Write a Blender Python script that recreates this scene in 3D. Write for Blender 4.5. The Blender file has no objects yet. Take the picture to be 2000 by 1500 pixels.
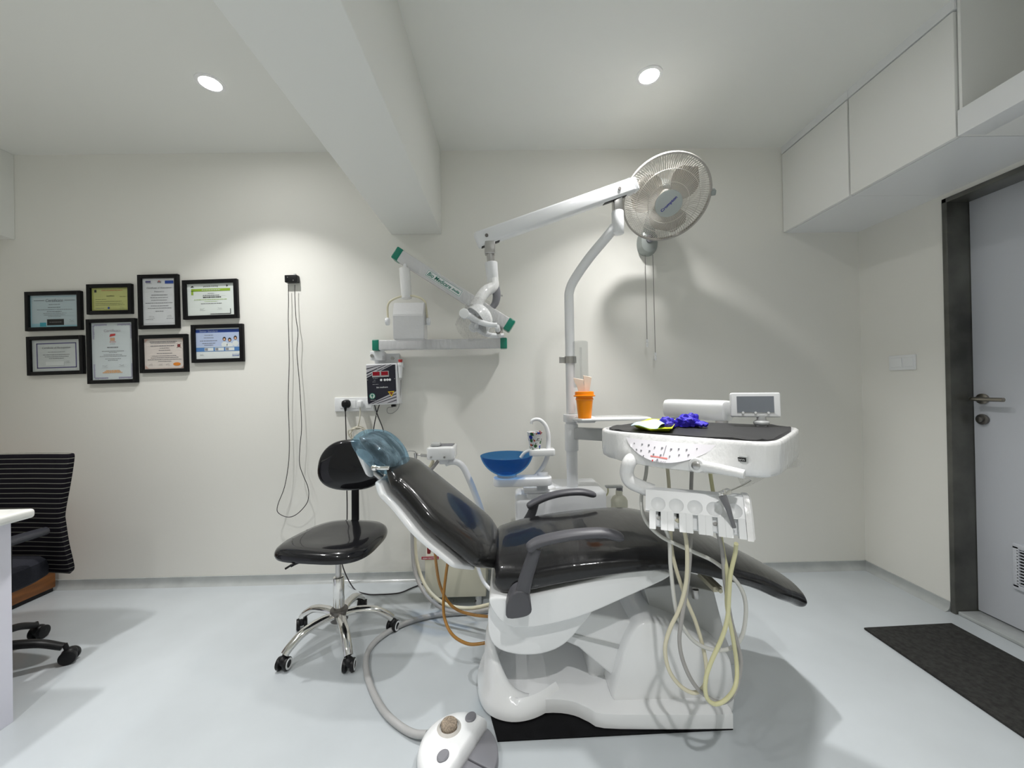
import bpy, bmesh, math, random
from mathutils import Vector as V, Matrix as MX
random.seed(7)
PI = math.pi
scene = bpy.context.scene
COL = scene.collection
R = math.radians
# ------------------------------------------------------------------ camera
FPX, HC = 751.0, 1.2
YAW, PITCH, ROLL = -0.0133, 0.004, 0.018
cy, sy = math.cos(YAW), math.sin(YAW)
FW = V((-sy*math.cos(PITCH), cy*math.cos(PITCH), math.sin(PITCH)))
_r = V((cy, sy, 0)); _u = _r.cross(FW)
RT = _r*math.cos(ROLL) - _u*math.sin(ROLL)
UP = _u*math.cos(ROLL) + _r*math.sin(ROLL)
CAM = V((0, 0, HC))
cd = bpy.data.cameras.new('camera'); cam = bpy.data.objects.new('camera', cd); COL.objects.link(cam)
cd.sensor_width = 36; cd.lens = FPX/2000*36; cd.clip_start = 0.02
cam.matrix_world = MX(((RT.x, UP.x, -FW.x, 0), (RT.y, UP.y, -FW.y, 0), (RT.z, UP.z, -FW.z, HC), (0, 0, 0, 1)))
scene.camera = cam
def ray(px, py): return RT*((px-1000)/FPX) - UP*((py-750)/FPX) + FW
def at(px, py, Y):
    d = ray(px, py); return CAM + d*(Y/d.y)
def on(px, py, Z):
    d = ray(px, py); return CAM + d*((Z-HC)/d.z)
# ------------------------------------------------------------------ materials
def mat(name, col, rough=.5, metal=0, coat=0, bump=0, bscale=60, noise=0, nscale=8, trans=0, ior=1.45, emit=None, estr=0, alpha=1, coatr=.03, spec=.5, stretch=None, sss=0):
    m = bpy.data.materials.new(name); m.use_nodes = True
    nt = m.node_tree; b = nt.nodes['Principled BSDF']
    b.inputs['Base Color'].default_value = (*col, 1); b.inputs['Roughness'].default_value = rough
    b.inputs['Metallic'].default_value = metal; b.inputs['Coat Weight'].default_value = coat
    b.inputs['Coat Roughness'].default_value = coatr; b.inputs['IOR'].default_value = ior
    b.inputs['Transmission Weight'].default_value = trans; b.inputs['Alpha'].default_value = alpha
    b.inputs['Specular IOR Level'].default_value = spec
    if emit: b.inputs['Emission Color'].default_value = (*emit, 1); b.inputs['Emission Strength'].default_value = estr
    if bump or noise:
        tc = nt.nodes.new('ShaderNodeTexCoord'); vec = tc.outputs['Object']
        if stretch:
            mp = nt.nodes.new('ShaderNodeMapping'); mp.inputs['Scale'].default_value = stretch
            nt.links.new(vec, mp.inputs['Vector']); vec = mp.outputs['Vector']
    if bump:
        n = nt.nodes.new('ShaderNodeTexNoise'); n.inputs['Scale'].default_value = bscale; n.inputs['Detail'].default_value = 3
        bp = nt.nodes.new('ShaderNodeBump'); bp.inputs['Strength'].default_value = bump; bp.inputs['Distance'].default_value = .01
        nt.links.new(vec, n.inputs['Vector']); nt.links.new(n.outputs['Fac'], bp.inputs['Height'])
        nt.links.new(bp.outputs['Normal'], b.inputs['Normal'])
        if coat: nt.links.new(bp.outputs['Normal'], b.inputs['Coat Normal'])
    if noise:
        n = nt.nodes.new('ShaderNodeTexNoise'); n.inputs['Scale'].default_value = nscale; n.inputs['Detail'].default_value = 5
        rp = nt.nodes.new('ShaderNodeMapRange'); rp.inputs[1].default_value = .3; rp.inputs[2].default_value = .7
        rp.inputs[3].default_value = 1-noise; rp.inputs[4].default_value = 1+noise
        hs = nt.nodes.new('ShaderNodeHueSaturation'); hs.inputs['Color'].default_value = (*col, 1)
        nt.links.new(vec, n.inputs['Vector']); nt.links.new(n.outputs['Fac'], rp.inputs[0]); nt.links.new(rp.outputs[0], hs.inputs['Value'])
        nt.links.new(hs.outputs['Color'], b.inputs['Base Color'])
    return m
WALL = mat('wall_paint', (.80, .79, .745), .55, bump=.03, bscale=45)
CEIL = mat('ceiling_paint', (.80, .805, .775), .7, bump=.02, bscale=40)
FLOOR = mat('floor_epoxy', (.485, .52, .545), .28, coat=.25, coatr=.12, noise=.05, nscale=3, bump=.015, bscale=9)
COVE = mat('cove_epoxy', (.40, .42, .42), .22, coat=.4, bump=.1, bscale=14, noise=.1, nscale=10)
WHITE = mat('white_gloss', (.83, .84, .85), .16, coat=.5)
WHITEM = mat('white_moulded', (.80, .81, .82), .38)
WHITEP = mat('white_enamel', (.80, .81, .83), .3, coat=.2)
WRAP = mat('wrapped_white', (.80, .80, .80), .3, coat=.8, bump=.35, bscale=55, stretch=(1, 1, .3))
WRAPGREY = mat('wrapped_grey', (.62, .62, .63), .3, coat=.8, bump=.5, bscale=60, stretch=(1, 1, .25))
WRAPHEAD = mat('wrapped_head', (.66, .66, .67), .35, coat=.6, bump=.12, bscale=40)
CREAM = mat('cream_metal', (.66, .64, .52), .42)
GREY = mat('grey_plastic', (.075, .075, .085), .42)
MGREY = mat('mid_grey_plastic', (.20, .20, .22), .5)
LGREY = mat('light_grey', (.50, .51, .51), .4)
VINYL = mat('black_vinyl', (.010, .010, .011),   .30, coat=.65, coatr=.03, spec=.15, bump=.16, bscale=9, stretch=(3.2, .7, 1.3))
VINYLC = mat('plastic_covered_vinyl', (.012, .012, .012), .28, coat=.65, coatr=.06, spec=.15, bump=.035, bscale=9, noise=.2, nscale=10)
STOOLV = mat('stool_vinyl', (.009, .009, .011), .2, coat=.7, coatr=.04, spec=.15, bump=.05, bscale=9)
BLACK = mat('black_plastic', (.010, .010, .011), .4, spec=.3)
RUBBER = mat('black_rubber', (.005, .005, .006), .6, spec=.15, noise=.3, nscale=20)
CHROME = mat('chrome', (.80, .79, .77), .10, metal=1)
STEEL = mat('brushed_steel', (.52, .51, .50), .32, metal=1)
DSTEEL = mat('dark_steel', (.20, .19, .18), .4, metal=1)
ORANGE = mat('orange_plastic', (1.0, .30, .0), .35)
YELLOW = mat('yellow_green_plastic', (.68, .78, .02), .35)
BLUEG = mat('blue_nitrile', (.035, .02, .48), .5, bump=.6, bscale=80)
MASKB = mat('pale_blue_fibre', (.48, .66, .74), .8, bump=.3, bscale=70)
PEACH = mat('peach_tissue', (.86, .70, .58), .9)
GREEN = mat('green_end_cap', (.0, .20, .13), .35, coat=.5)
GREENT = mat('green_print', (.02, .20, .14), .5)
HOSEG = mat('grey_hose', (.36, .35, .34), .42)
HOSEW = mat('pale_hose', (.60, .60, .57), .42)
HOSEC = mat('cream_hose', (.66, .62, .47), .42)
HOSEY = mat('yellowed_hose', (.62, .60, .36), .42)
HOSEF = mat('grey_ribbed_hose', (.40, .40, .40), .4, bump=.2, bscale=40)
BROWN = mat('amber_tube', (.34, .16, .025), .25, coat=.5)
WIRE = mat('black_wire', (.022, .018, .022), .45)
PAPER = mat('paper_white', (.66, .70, .70), .35, coat=.5, coatr=.06)
INK = mat('ink_grey', (.16, .16, .18), .6)
INKD = mat('ink_black', (.02, .02, .02), .6)
FRAMEB = mat('black_frame', (.006, .006, .007), .35, spec=.25)
GRILLE = mat('fan_grille_plastic', (.60, .58, .54), .35)
RIM = mat('fan_rim', (.42, .40, .37), .3)
BLADE = mat('fan_blade', (.62, .58, .52), .35)
FANG = mat('fan_silver', (.34, .37, .36), .35, metal=.3)
STONE = mat('grey_stone', (.085, .085, .075), .28, coat=.2, noise=.55, nscale=5)
DOOR = mat('door_laminate', (.60, .62, .67), .5)
LAV = mat('desk_laminate', (.80, .79, .89), .3, coat=.1)
MARBLE = mat('white_marble', (.80, .80, .77), .2, noise=.12, nscale=9)
WOOD = mat('brown_wood', (.22, .080, .018), .4, noise=.35, nscale=6, stretch=(1, 1, 6))
MATG = mat('door_mat_fibre', (.030, .030, .028), .95, noise=.45, nscale=60, bump=.8, bscale=300)
CLEAR = mat('clear_plastic', (.97, .97, .97), .05, trans=1, ior=1.12)
SCREEN = mat('grey_screen', (.20, .22, .25), .3, coat=.4)
BRONZE = mat('door_metal', (.36, .33, .29), .28, metal=1)
def bagmat():
    m = bpy.data.materials.new('thin_clear_film'); m.use_nodes = True; nt = m.node_tree
    for n in list(nt.nodes): nt.nodes.remove(n)
    o = nt.nodes.new('ShaderNodeOutputMaterial'); mx = nt.nodes.new('ShaderNodeMixShader')
    t = nt.nodes.new('ShaderNodeBsdfTransparent'); t.inputs[0].default_value = (.97, .97, .97, 1)
    g = nt.nodes.new('ShaderNodeBsdfPrincipled'); g.inputs['Base Color'].default_value = (.8, .8, .8, 1); g.inputs['Roughness'].default_value = .12
    n = nt.nodes.new('ShaderNodeTexNoise'); n.inputs['Scale'].default_value = 28; n.inputs['Detail'].default_value = 4; n.inputs['Distortion'].default_value = 2
    bp = nt.nodes.new('ShaderNodeBump'); bp.inputs['Strength'].default_value = .9; bp.inputs['Distance'].default_value = .02
    rp = nt.nodes.new('ShaderNodeMapRange'); rp.inputs[1].default_value = .35; rp.inputs[2].default_value = .75; rp.inputs[3].default_value = .02; rp.inputs[4].default_value = .30
    nt.links.new(n.outputs['Fac'], bp.inputs['Height']); nt.links.new(bp.outputs['Normal'], g.inputs['Normal'])
    nt.links.new(n.outputs['Fac'], rp.inputs[0]); nt.links.new(rp.outputs[0], mx.inputs[0])
    nt.links.new(t.outputs[0], mx.inputs[1]); nt.links.new(g.outputs[0], mx.inputs[2]); nt.links.new(mx.outputs[0], o.inputs[0])
    return m
FILM = bagmat()
SCOOP = mat('holder_scoop', (.70, .70, .70), .25, coat=.4)
def tintglass(name, col, fac, rough=.03, crease=False):
    m = bpy.data.materials.new(name); m.use_nodes = True; nt = m.node_tree
    for n in list(nt.nodes): nt.nodes.remove(n)
    o = nt.nodes.new('ShaderNodeOutputMaterial'); mx = nt.nodes.new('ShaderNodeMixShader')
    t = nt.nodes.new('ShaderNodeBsdfTransparent'); t.inputs[0].default_value = (*col, 1)
    g = nt.nodes.new('ShaderNodeBsdfPrincipled'); g.inputs['Base Color'].default_value = (*[c*.5 for c in col], 1); g.inputs['Roughness'].default_value = rough
    mx.inputs[0].default_value = fac
    if crease:
        tc = nt.nodes.new('ShaderNodeTexCoord'); mp = nt.nodes.new('ShaderNodeMapping'); mp.inputs['Rotation'].default_value = (0, R(43), 0); mp.inputs['Scale'].default_value = (1.0, 3.2, 1.2)
        n = nt.nodes.new('ShaderNodeTexNoise'); n.inputs['Scale'].default_value = 9; n.inputs['Detail'].default_value = 4; n.inputs['Distortion'].default_value = .5
        rp = nt.nodes.new('ShaderNodeMapRange'); rp.inputs[1].default_value = .42; rp.inputs[2].default_value = .70; rp.inputs[3].default_value = fac*.6; rp.inputs[4].default_value = .48
        bp = nt.nodes.new('ShaderNodeBump'); bp.inputs['Strength'].default_value = .6; bp.inputs['Distance'].default_value = .01
        nt.links.new(tc.outputs['Object'], mp.inputs['Vector']); nt.links.new(mp.outputs['Vector'], n.inputs['Vector']); nt.links.new(n.outputs['Fac'], rp.inputs[0]); nt.links.new(rp.outputs[0], mx.inputs[0])
        nt.links.new(n.outputs['Fac'], bp.inputs['Height']); nt.links.new(bp.outputs['Normal'], g.inputs['Normal']); g.inputs['Base Color'].default_value = (.40, .58, .70, 1)
    nt.links.new(t.outputs[0], mx.inputs[1]); nt.links.new(g.outputs[0], mx.inputs[2]); nt.links.new(mx.outputs[0], o.inputs[0])
    return m
BLUEGLASS = tintglass('blue_glass', (.27, .53, .80), .15)
BLUEFILM = tintglass('blue_film', (.62, .80, .90), .20, .25, True)
TUBEFILM = tintglass('clear_tube', (.955, .96, .96), .07)
BLADEF = tintglass('translucent_blade', (.92, .88, .82), .62, .35)
def stripes():
    m = bpy.data.materials.new('striped_fabric'); m.use_nodes = True; nt = m.node_tree; b = nt.nodes['Principled BSDF']
    b.inputs['Roughness'].default_value = .9; b.inputs['Specular IOR Level'].default_value = .1
    tc = nt.nodes.new('ShaderNodeTexCoord'); sp = nt.nodes.new('ShaderNodeSeparateXYZ')
    mu = nt.nodes.new('ShaderNodeMath'); mu.operation = 'MULTIPLY'; mu.inputs[1].default_value = 1/.0215
    fr = nt.nodes.new('ShaderNodeMath'); fr.operation = 'FRACT'; lt = nt.nodes.new('ShaderNodeMath'); lt.operation = 'LESS_THAN'; lt.inputs[1].default_value = .13
    mx = nt.nodes.new('ShaderNodeMix'); mx.data_type = 'RGBA'
    mx.inputs[6].default_value = (.006, .005, .008, 1); mx.inputs[7].default_value = (.17, .17, .145, 1)
    nt.links.new(tc.outputs['Object'], sp.inputs[0]); nt.links.new(sp.outputs['Z'], mu.inputs[0]); nt.links.new(mu.outputs[0], fr.inputs[0])
    nt.links.new(fr.outputs[0], lt.inputs[0]); nt.links.new(lt.outputs[0], mx.inputs[0]); nt.links.new(mx.outputs[2], b.inputs['Base Color'])
    return m
STRIPE = stripes()
# ------------------------------------------------------------------ objects
ROOTM = {}
def tag(o, label=None, cat=None, group=None, kind=None):
    if label: o['label'] = label
    if cat: o['category'] = cat
    if group: o['group'] = group
    if kind: o['kind'] = kind
    return o
def thing(name, label, cat, loc=(0, 0, 0), rotz=0, group=None):
    o = bpy.data.objects.new(name, None); COL.objects.link(o); o.empty_display_size = .05
    o.location = loc; o.rotation_euler = (0, 0, rotz)
    ROOTM[o.name] = MX.Translation(V(loc)) @ MX.Rotation(rotz, 4, 'Z')
    return tag(o, label, cat, group)
def root_of(o):
    while o.parent: o = o.parent
    return o
def basis(o, x, y, z):
    x, y, z = V(x), V(y), V(z)
    return MX(((x.x, y.x, z.x, o[0]), (x.y, y.y, z.y, o[1]), (x.z, y.z, z.z, o[2]), (0, 0, 0, 1)))
def frame_z(o, z, xh=(1, 0, 0)):
    z = V(z).normalized(); x = V(xh); x = x - z*x.dot(z)
    if x.length < 1e-4: x = V((0, 1, 0)) - z*z.y
    x.normalize(); return basis(o, x, z.cross(x), z)
def cr(pts, n=8, closed=False):
    P = [V(p) for p in pts]
    if len(P) < 3 and not closed:
        return [P[0].lerp(P[1], i/n) for i in range(n+1)]
    out = []; N = len(P); seg = N if closed else N-1
    for i in range(seg):
        if closed: a, b, c, d = P[(i-1) % N], P[i], P[(i+1) % N], P[(i+2) % N]
        else:
            b, c = P[i], P[i+1]; a = P[i-1] if i else b*2-c; d = P[i+2] if i+2 < N else c*2-b
        for k in range(n):
            t = k/n
            out.append(.5*((2*b) + (c-a)*t + (2*a-5*b+4*c-d)*t*t + (3*b-a-3*c+d)*t*t*t))
    if not closed: out.append(P[-1].copy())
    return out
class MB:
    def __init__(s, T=None): s.bm = bmesh.new(); s.mats = []; s.mi = 0; s.T = T or MX()
    def m(s, material):
        if material not in s.mats: s.mats.append(material)
        s.mi = s.mats.index(material); return s
    def add(s, tb, M=None, recalc=True):
        if recalc: bmesh.ops.recalc_face_normals(tb, faces=tb.faces[:])
        tb.transform(s.T @ (M or MX()))
        for f in tb.faces: f.material_index = s.mi
        me = bpy.data.meshes.new('t'); tb.to_mesh(me); tb.free(); s.bm.from_mesh(me); bpy.data.meshes.remove(me); return s
    def box(s, c, d, bev=0, M=None, seg=3):
        tb = bmesh.new(); bmesh.ops.create_cube(tb, size=1)
        for v in tb.verts: v.co = V((v.co.x*d[0], v.co.y*d[1], v.co.z*d[2]))
        if bev: bmesh.ops.bevel(tb, geom=tb.edges[:], offset=min(bev, min(d)*.49), segments=seg, profile=.5, affect='EDGES')
        return s.add(tb, (M or MX()) @ MX.Translation(V(c)))
    def bar(s, p0, p1, w, h, up=(0, 0, 1), bev=.004, ext=0):
        p0, p1 = V(p0), V(p1); d = (p1-p0); L = d.length; d.normalize()
        x = V(up) - d*V(up).dot(d); x.normalize(); y = d.cross(x)
        return s.box((0, 0, 0), (h, w, L+ext*2), bev, basis((p0+p1)/2, x, y, d))
    def cyl(s, p0, p1, r0, r1=None, n=28, bev=0):
        p0, p1 = V(p0), V(p1); d = p1-p0; L = d.length; r1 = r0 if r1 is None else r1
        if bev: prof = [(0, 0), (r0-bev, 0), (r0-bev*.3, bev*.3), (r0, bev), (r1, L-bev), (r1-bev*.3, L-bev*.3), (r1-bev, L), (0, L)]
        else: prof = [(0, 0), (r0, 0), (r1, L), (0, L)]
        return s.lathe(prof, n, frame_z(p0, d))
    def lathe(s, prof, n=32, M=None, closed=False):
        tb = bmesh.new(); rings = []
        for r, z in prof:
            if r < 1e-6: rings.append([tb.verts.new((0, 0, z))])
            else: rings.append([tb.verts.new((r*math.cos(2*PI*k/n), r*math.sin(2*PI*k/n), z)) for k in range(n)])
        prs = list(zip(rings, rings[1:]))
        if closed: prs.append((rings[-1], rings[0]))
        for a, b in prs:
            for k in range(n):
                q = [a[k % len(a)], a[(k+1) % len(a)], b[(k+1) % len(b)], b[k % len(b)]]
                u = []
                for v in q:
                    if v not in u: u.append(v)
                if len(u) > 2:
                    try: tb.faces.new(u)
                    except ValueError: pass
        return s.add(tb, M)
    def loft(s, rings, caps=True, closed=False):
        tb = bmesh.new(); RR = [[tb.verts.new(p) for p in r] for r in rings]; n = len(RR[0])
        prs = list(zip(RR, RR[1:]))
        if closed: prs.append((RR[-1], RR[0]))
        for a, b in prs:
            for k in range(n): tb.faces.new((a[k], a[(k+1) % n], b[(k+1) % n], b[k]))
        if caps and not closed: tb.faces.new(RR[0]); tb.faces.new(RR[-1])
        return s.add(tb)
    def tube(s, pts, r, n=10, smooth=6, closed=False, flat=None):
        P = cr(pts, smooth, closed) if smooth else [V(p) for p in pts]
        N = len(P); rings = []; up = None
        rad = r if callable(r) else (lambda t: r)
        for i, p in enumerate(P):
            if closed: d = P[(i+1) % N]-P[i-1]
            else: d = P[min(i+1, N-1)]-P[max(i-1, 0)]
            d.normalize()
            if up is None:
                up = V((0, 0, 1)) if abs(d.z) < .9 else V((1, 0, 0))
                if flat: up = V(flat)
            x = up - d*up.dot(d)
            if x.length < 1e-5: x = V((0, 1, 0)) - d*d.y
            x.normalize(); y = d.cross(x); up = x if not flat else V(flat)
            rr = rad(i/max(1, N-1)); ra, rb = rr if isinstance(rr, tuple) else (rr, rr)
            rings.append([p + x*(ra*math.cos(2*PI*k/n)) + y*(rb*math.sin(2*PI*k/n)) for k in range(n)])
        return s.loft(rings, True, closed)
    def prism(s, poly, h0, h1, M=None, bev=0, seg=3, top_only=False):
        tb = bmesh.new(); a = [tb.verts.new((x, y, h0)) for x, y in poly]; b = [tb.verts.new((x, y, h1)) for x, y in poly]; n = len(a)
        tb.faces.new(a[::-1]); tb.faces.new(b)
        for k in range(n): tb.faces.new((a[k], a[(k+1) % n], b[(k+1) % n], b[k]))
        bmesh.ops.recalc_face_normals(tb, faces=tb.faces[:])
        if bev:
            es = [e for e in tb.edges if (abs(e.verts[0].co.z-e.verts[1].co.z) < 1e-7)]
            if top_only: es = [e for e in es if abs(e.verts[0].co.z-h1) < 1e-7]
            bmesh.ops.bevel(tb, geom=es, offset=bev, segments=seg, profile=.5, affect='EDGES', clamp_overlap=True)
        return s.add(tb, M)
    def quad(s, pts, M=None):
        tb = bmesh.new(); tb.faces.new([tb.verts.new(p) for p in pts]); return s.add(tb, M, recalc=False)
    def rect(s, x0, z0, x1, z1, off, M):          # flat print on a plane: M maps x, y -> plane, z -> outwards
        return s.quad([(x0, z0, off), (x1, z0, off), (x1, z1, off), (x0, z1, off)], M)
    def grid(s, fn, nu, nv, thick=0):
        tb = bmesh.new(); g = [[tb.verts.new(fn(i/nu, j/nv)) for j in range(nv+1)] for i in range(nu+1)]
        for i in range(nu):
            for j in range(nv): tb.faces.new((g[i][j], g[i+1][j], g[i+1][j+1], g[i][j+1]))
        if thick:
            bmesh.ops.recalc_face_normals(tb, faces=tb.faces[:])
            bmesh.ops.solidify(tb, geom=tb.faces[:], thickness=thick)
        return s.add(tb)
    def ball(s, c, r, n=16, sc=(1, 1, 1)):
        tb = bmesh.new(); bmesh.ops.create_uvsphere(tb, u_segments=n, v_segments=n//2+2, radius=r)
        return s.add(tb, MX.Translation(V(c)) @ MX.Diagonal((*sc, 1)))
    def text(s, string, M, width=None, height=None, extrude=.0002, align='CENTER', shear=0, bold=0):
        c = bpy.data.curves.new('t', 'FONT'); c.body = string; c.align_x = align; c.align_y = 'CENTER'; c.extrude = 0; c.shear = shear
        c.offset = bold; c.resolution_u = 3
        o = bpy.data.objects.new('t', c); COL.objects.link(o); bpy.context.view_layer.update()
        me = bpy.data.meshes.new_from_object(o.evaluated_get(bpy.context.evaluated_depsgraph_get()))
        xs = [v.co.x for v in me.vertices]; ys = [v.co.y for v in me.vertices]
        sx = (width/(max(xs)-min(xs))) if width else None; sv = (height/(max(ys)-min(ys))) if height else None
        sx = sx or sv; sv = sv or sx
        cx, cyy = (max(xs)+min(xs))/2, (max(ys)+min(ys))/2
        tb = bmesh.new(); tb.from_mesh(me)
        for v in tb.verts: v.co = V(((v.co.x-(cx if align == 'CENTER' else min(xs)))*sx, (v.co.y-cyy)*sv, 0))
        bpy.data.objects.remove(o); bpy.data.curves.remove(c); bpy.data.meshes.remove(me)
        return s.add(tb, M, recalc=False)
    def build(s, name, parent=None, loc=None, mat=None, sharp=38, kind=None):
        if mat: s.mats = [mat]
        me = bpy.data.meshes.new(name)
        if parent is not None: T = ROOTM[root_of(parent).name].inverted()
        else: T = MX.Translation(-V(loc)) if loc is not None else MX()
        s.bm.transform(T); s.bm.to_mesh(me); s.bm.free()
        for mm in s.mats: me.materials.append(mm)
        me.polygons.foreach_set('use_smooth', [True]*len(me.polygons)); me.set_sharp_from_angle(angle=R(sharp))
        o = bpy.data.objects.new(name, me); COL.objects.link(o)
        if parent is not None: o.parent = parent
        else:
            if loc is not None: o.location = loc
            ROOTM[o.name] = MX.Translation(V(loc)) if loc is not None else MX()
        if kind: o['kind'] = kind
        return o
def ring(c, L, N, a, b, p=2.5, n=36):
    o = []
    for k in range(n):
        t = 2*PI*k/n; ct, st = math.cos(t), math.sin(t)
        o.append(V(c) + V(L)*(a*math.copysign(abs(ct)**(2/p), ct)) + V(N)*(b*math.copysign(abs(st)**(2/p), st)))
    return o
def rounded(x0, y0, x1, y1, r, n=6):
    rs = r if isinstance(r, (list, tuple)) else [r]*4; o = []
    for (cx, cyy, a0), rr in zip([(x1, y1, 0), (x0, y1, 90), (x0, y0, 180), (x1, y0, 270)], rs):
        ox = cx-rr if cx == x1 else cx+rr; oy = cyy-rr if cyy == y1 else cyy+rr
        for k in range(n+1):
            a = R(a0+90*k/n); o.append((ox+rr*math.cos(a), oy+rr*math.sin(a)))
    return o
def wallM(p, ang=0):          # plane on the back wall facing the room: local x right, y up, z towards the room
    x = V((math.cos(ang), 0, math.sin(ang))); y = V((-math.sin(ang), 0, math.cos(ang)))
    return basis(p, x, y, (0, -1, 0))
# ================================================================== THE ROOM
WB, WR, WL, WF, CZ = 2.42, 2.26, -3.45, -1.7, 2.685
struct = lambda mb, name, m: mb.build(name, mat=m, kind='structure')
struct(MB().box(((WL+WR)/2+.1, (WB+WF)/2, -.05), (WR-WL+.6, WB-WF+.4, .1)), 'floor', FLOOR)
struct(MB().box(((WL+WR)/2+.1, (WB+WF)/2, CZ+.05), (WR-WL+.6, WB-WF+.4, .1)), 'ceiling', CEIL)
struct(MB().box(((WL+WR)/2, WB+.05, CZ/2), (WR-WL, .1, CZ)), 'wall_back', WALL)
struct(MB().box((WL-.05, (WB+WF)/2, CZ/2), (.1, WB-WF+.2, CZ)), 'wall_left', WALL)
struct(MB().box(((WL+WR)/2, WF-.05, CZ/2), (WR-WL, .1, CZ)), 'wall_front', WALL)
DY0, DY1, DZ = 0.95, 1.945, 2.115      # doorway
w = MB(); w.box((WR+.075, (DY1+WB)/2+.05, CZ/2), (.15, WB-DY1+.1, CZ)); w.box((WR+.075, (DY0+DY1)/2, (DZ+CZ)/2), (.15, DY1-DY0, CZ-DZ))
w.box((WR+.075, (WF+DY0)/2-.05, CZ/2), (.15, DY0-WF+.1, CZ)); struct(w, 'wall_right', WALL)
bz = 2.16
struct(MB().box((-.5505, (WB+WF)/2, (bz+CZ)/2), (.315, WB-WF, CZ-bz), .004), 'trim_1', CEIL)
struct(MB().box((WL+.21, (WB+WF)/2, (bz+CZ)/2), (.42, WB-WF, CZ-bz), .004), 'trim_2', CEIL)
cove = [(0, 0), (.035, 0), (.022, .006), (.012, .016), (.008, .03), (.007, .05), (0, .05)]
b = MB(); b.loft([[V((x, WB-a, z)) for a, z in cove] for x in (WL, WR)]); struct(b, 'baseboard_back', COVE)
b = MB(); b.loft([[V((WR-a, y, z)) for a, z in cove] for y in (DY1+.002, WB)]); struct(b, 'baseboard_right', COVE)
# door
dr = thing('door_1', None, None, (WR, DY1, 0)); dr['kind'] = 'structure'
f = MB(); 
for y in (DY1-.012, DY0+.012): f.box((WR+.055, y, DZ/2), (.13, .024, DZ), .003)
f.box((WR+.055, (DY0+DY1)/2, DZ-.012), (.13, DY1-DY0, .024), .003)
f.build('door_frame', dr, mat=STONE)
MB().box((WR+.06, (DY0+DY1)/2, .009), (.12, DY1-DY0-.05, .018), .004).build('threshold', dr, mat=COVE)
XD = WR+.105
leaf = MB().box((XD+.02, (DY0+DY1)/2, DZ/2+.0), (.04, DY1-DY0-.05, DZ-.045), .002).build('door_leaf', dr, mat=DOOR)
py = lambda px, yy: (lambda d: (CAM + d*(XD/d.x)))(ray(px, yy))
hc = py(1921, 779)
h = MB(); h.cyl((XD, hc.y, hc.z), (XD-.012, hc.y, hc.z), .026, bev=.003); h.cyl((XD-.01, hc.y, hc.z), (XD-.05, hc.y, hc.z), .010)
h.tube([(XD-.045, hc.y+.012, hc.z), (XD-.05, hc.y, hc.z), (XD-.05, hc.y-.06, hc.z), (XD-.05, hc.y-.115, hc.z)], .0095, 14); h.build('handle', leaf, mat=BRONZE)
lc = py(1921, 819)
h = MB(); h.cyl((XD, lc.y, lc.z), (XD-.012, lc.y, lc.z), .026, bev=.003); h.cyl((XD-.01, lc.y, lc.z), (XD-.026, lc.y, lc.z), .014, bev=.003); h.build('lock', leaf, mat=DSTEEL)
vc = py(1987, 1098); g = MB(); gy0, gy1, gz0, gz1 = vc.y-.30, vc.y+.01, vc.z-.115, vc.z+.075
for z in (gz0, gz1): g.box((XD-.004, (gy0+gy1)/2, z), (.012, gy1-gy0, .022), .002)
for y in (gy0+.011, gy1-.011): g.box((XD-.004, y, (gz0+gz1)/2), (.012, .022, gz1-gz0), .002)
for k in range(12): g.box((XD-.003, (gy0+gy1)/2, gz0+.017+k*(gz1-gz0-.034)/11), (.014, gy1-gy0-.03, .004), 0, None)
g.m(BLACK).box((XD-.0005, (gy0+gy1)/2, (gz0+gz1)/2), (.002, gy1-gy0-.03, gz1-gz0-.03)); g.mats = [DOOR, BLACK]
for f_ in g.bm.faces: pass
g.bm.faces.ensure_lookup_table()
nb = 6
for i, f_ in enumerate(g.bm.faces): f_.material_index = 1 if i >= len(g.bm.faces)-6 else 0
g.build('vent_grille', leaf)
# overhead storage
XC, CB, CT = 1.774, 2.14, 2.637
def cabinet(y0, y1, label, ):
    t = thing('overhead_cabinet', label, 'cabinet', (WR, (y0+y1)/2, CB), 0)
    c = MB(); c.box(((XC+.02+WR)/2, (y0+y1)/2, (CB+CZ)/2), (WR-XC-.02, y1-y0, CZ-CB)); c.box((XC+.011, (y0+y1)/2, (CT+CZ)/2+.003), (.02, y1-y0, CZ-CT-.006))
    c.build('cabinet_body', t, mat=WHITEM)
    MB().box((XC+.009, (y0+y1)/2, (CB+CT)/2), (.018, y1-y0-.008, CT-CB-.004), .0015).build('door', t, mat=CABW)
    return t
CABW = mat('cabinet_laminate', (.84, .84, .82), .4)
cabinet(1.945, WB, 'flush white overhead cabinet touching the back wall, its square door shut')
cabinet(1.474, 1.943, 'flush white overhead cabinet between the far corner cabinet and the open niche')
y0, y1 = .25, 1.472
t = thing('overhead_shelf', 'white overhead open niche above the door at top right, with a deep front lip', 'shelf', (WR, (y0+y1)/2, CB))
MB().box((XC+.05, (y0+y1)/2, CB+.05), (.10, y1-y0, .10), .002).build('front_lip', t, mat=WHITEM)
n = MB(); n.box(((XC+.1+WR)/2, (y0+y1)/2, CB+.01), (WR-XC-.1, y1-y0, .02)); n.box((WR-.008, (y0+y1)/2, (CB+CZ)/2), (.016, y1-y0, CZ-CB))
n.box(((XC+WR)/2, y0-.009, (CB+CZ)/2), (WR-XC, .018, CZ-CB)); n.box(((XC+WR)/2+.005, y1-.005, (CB+CZ)/2), (WR-XC-.01, .010, CZ-CB))
n.build('niche_shell', t, mat=CABW)
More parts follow.
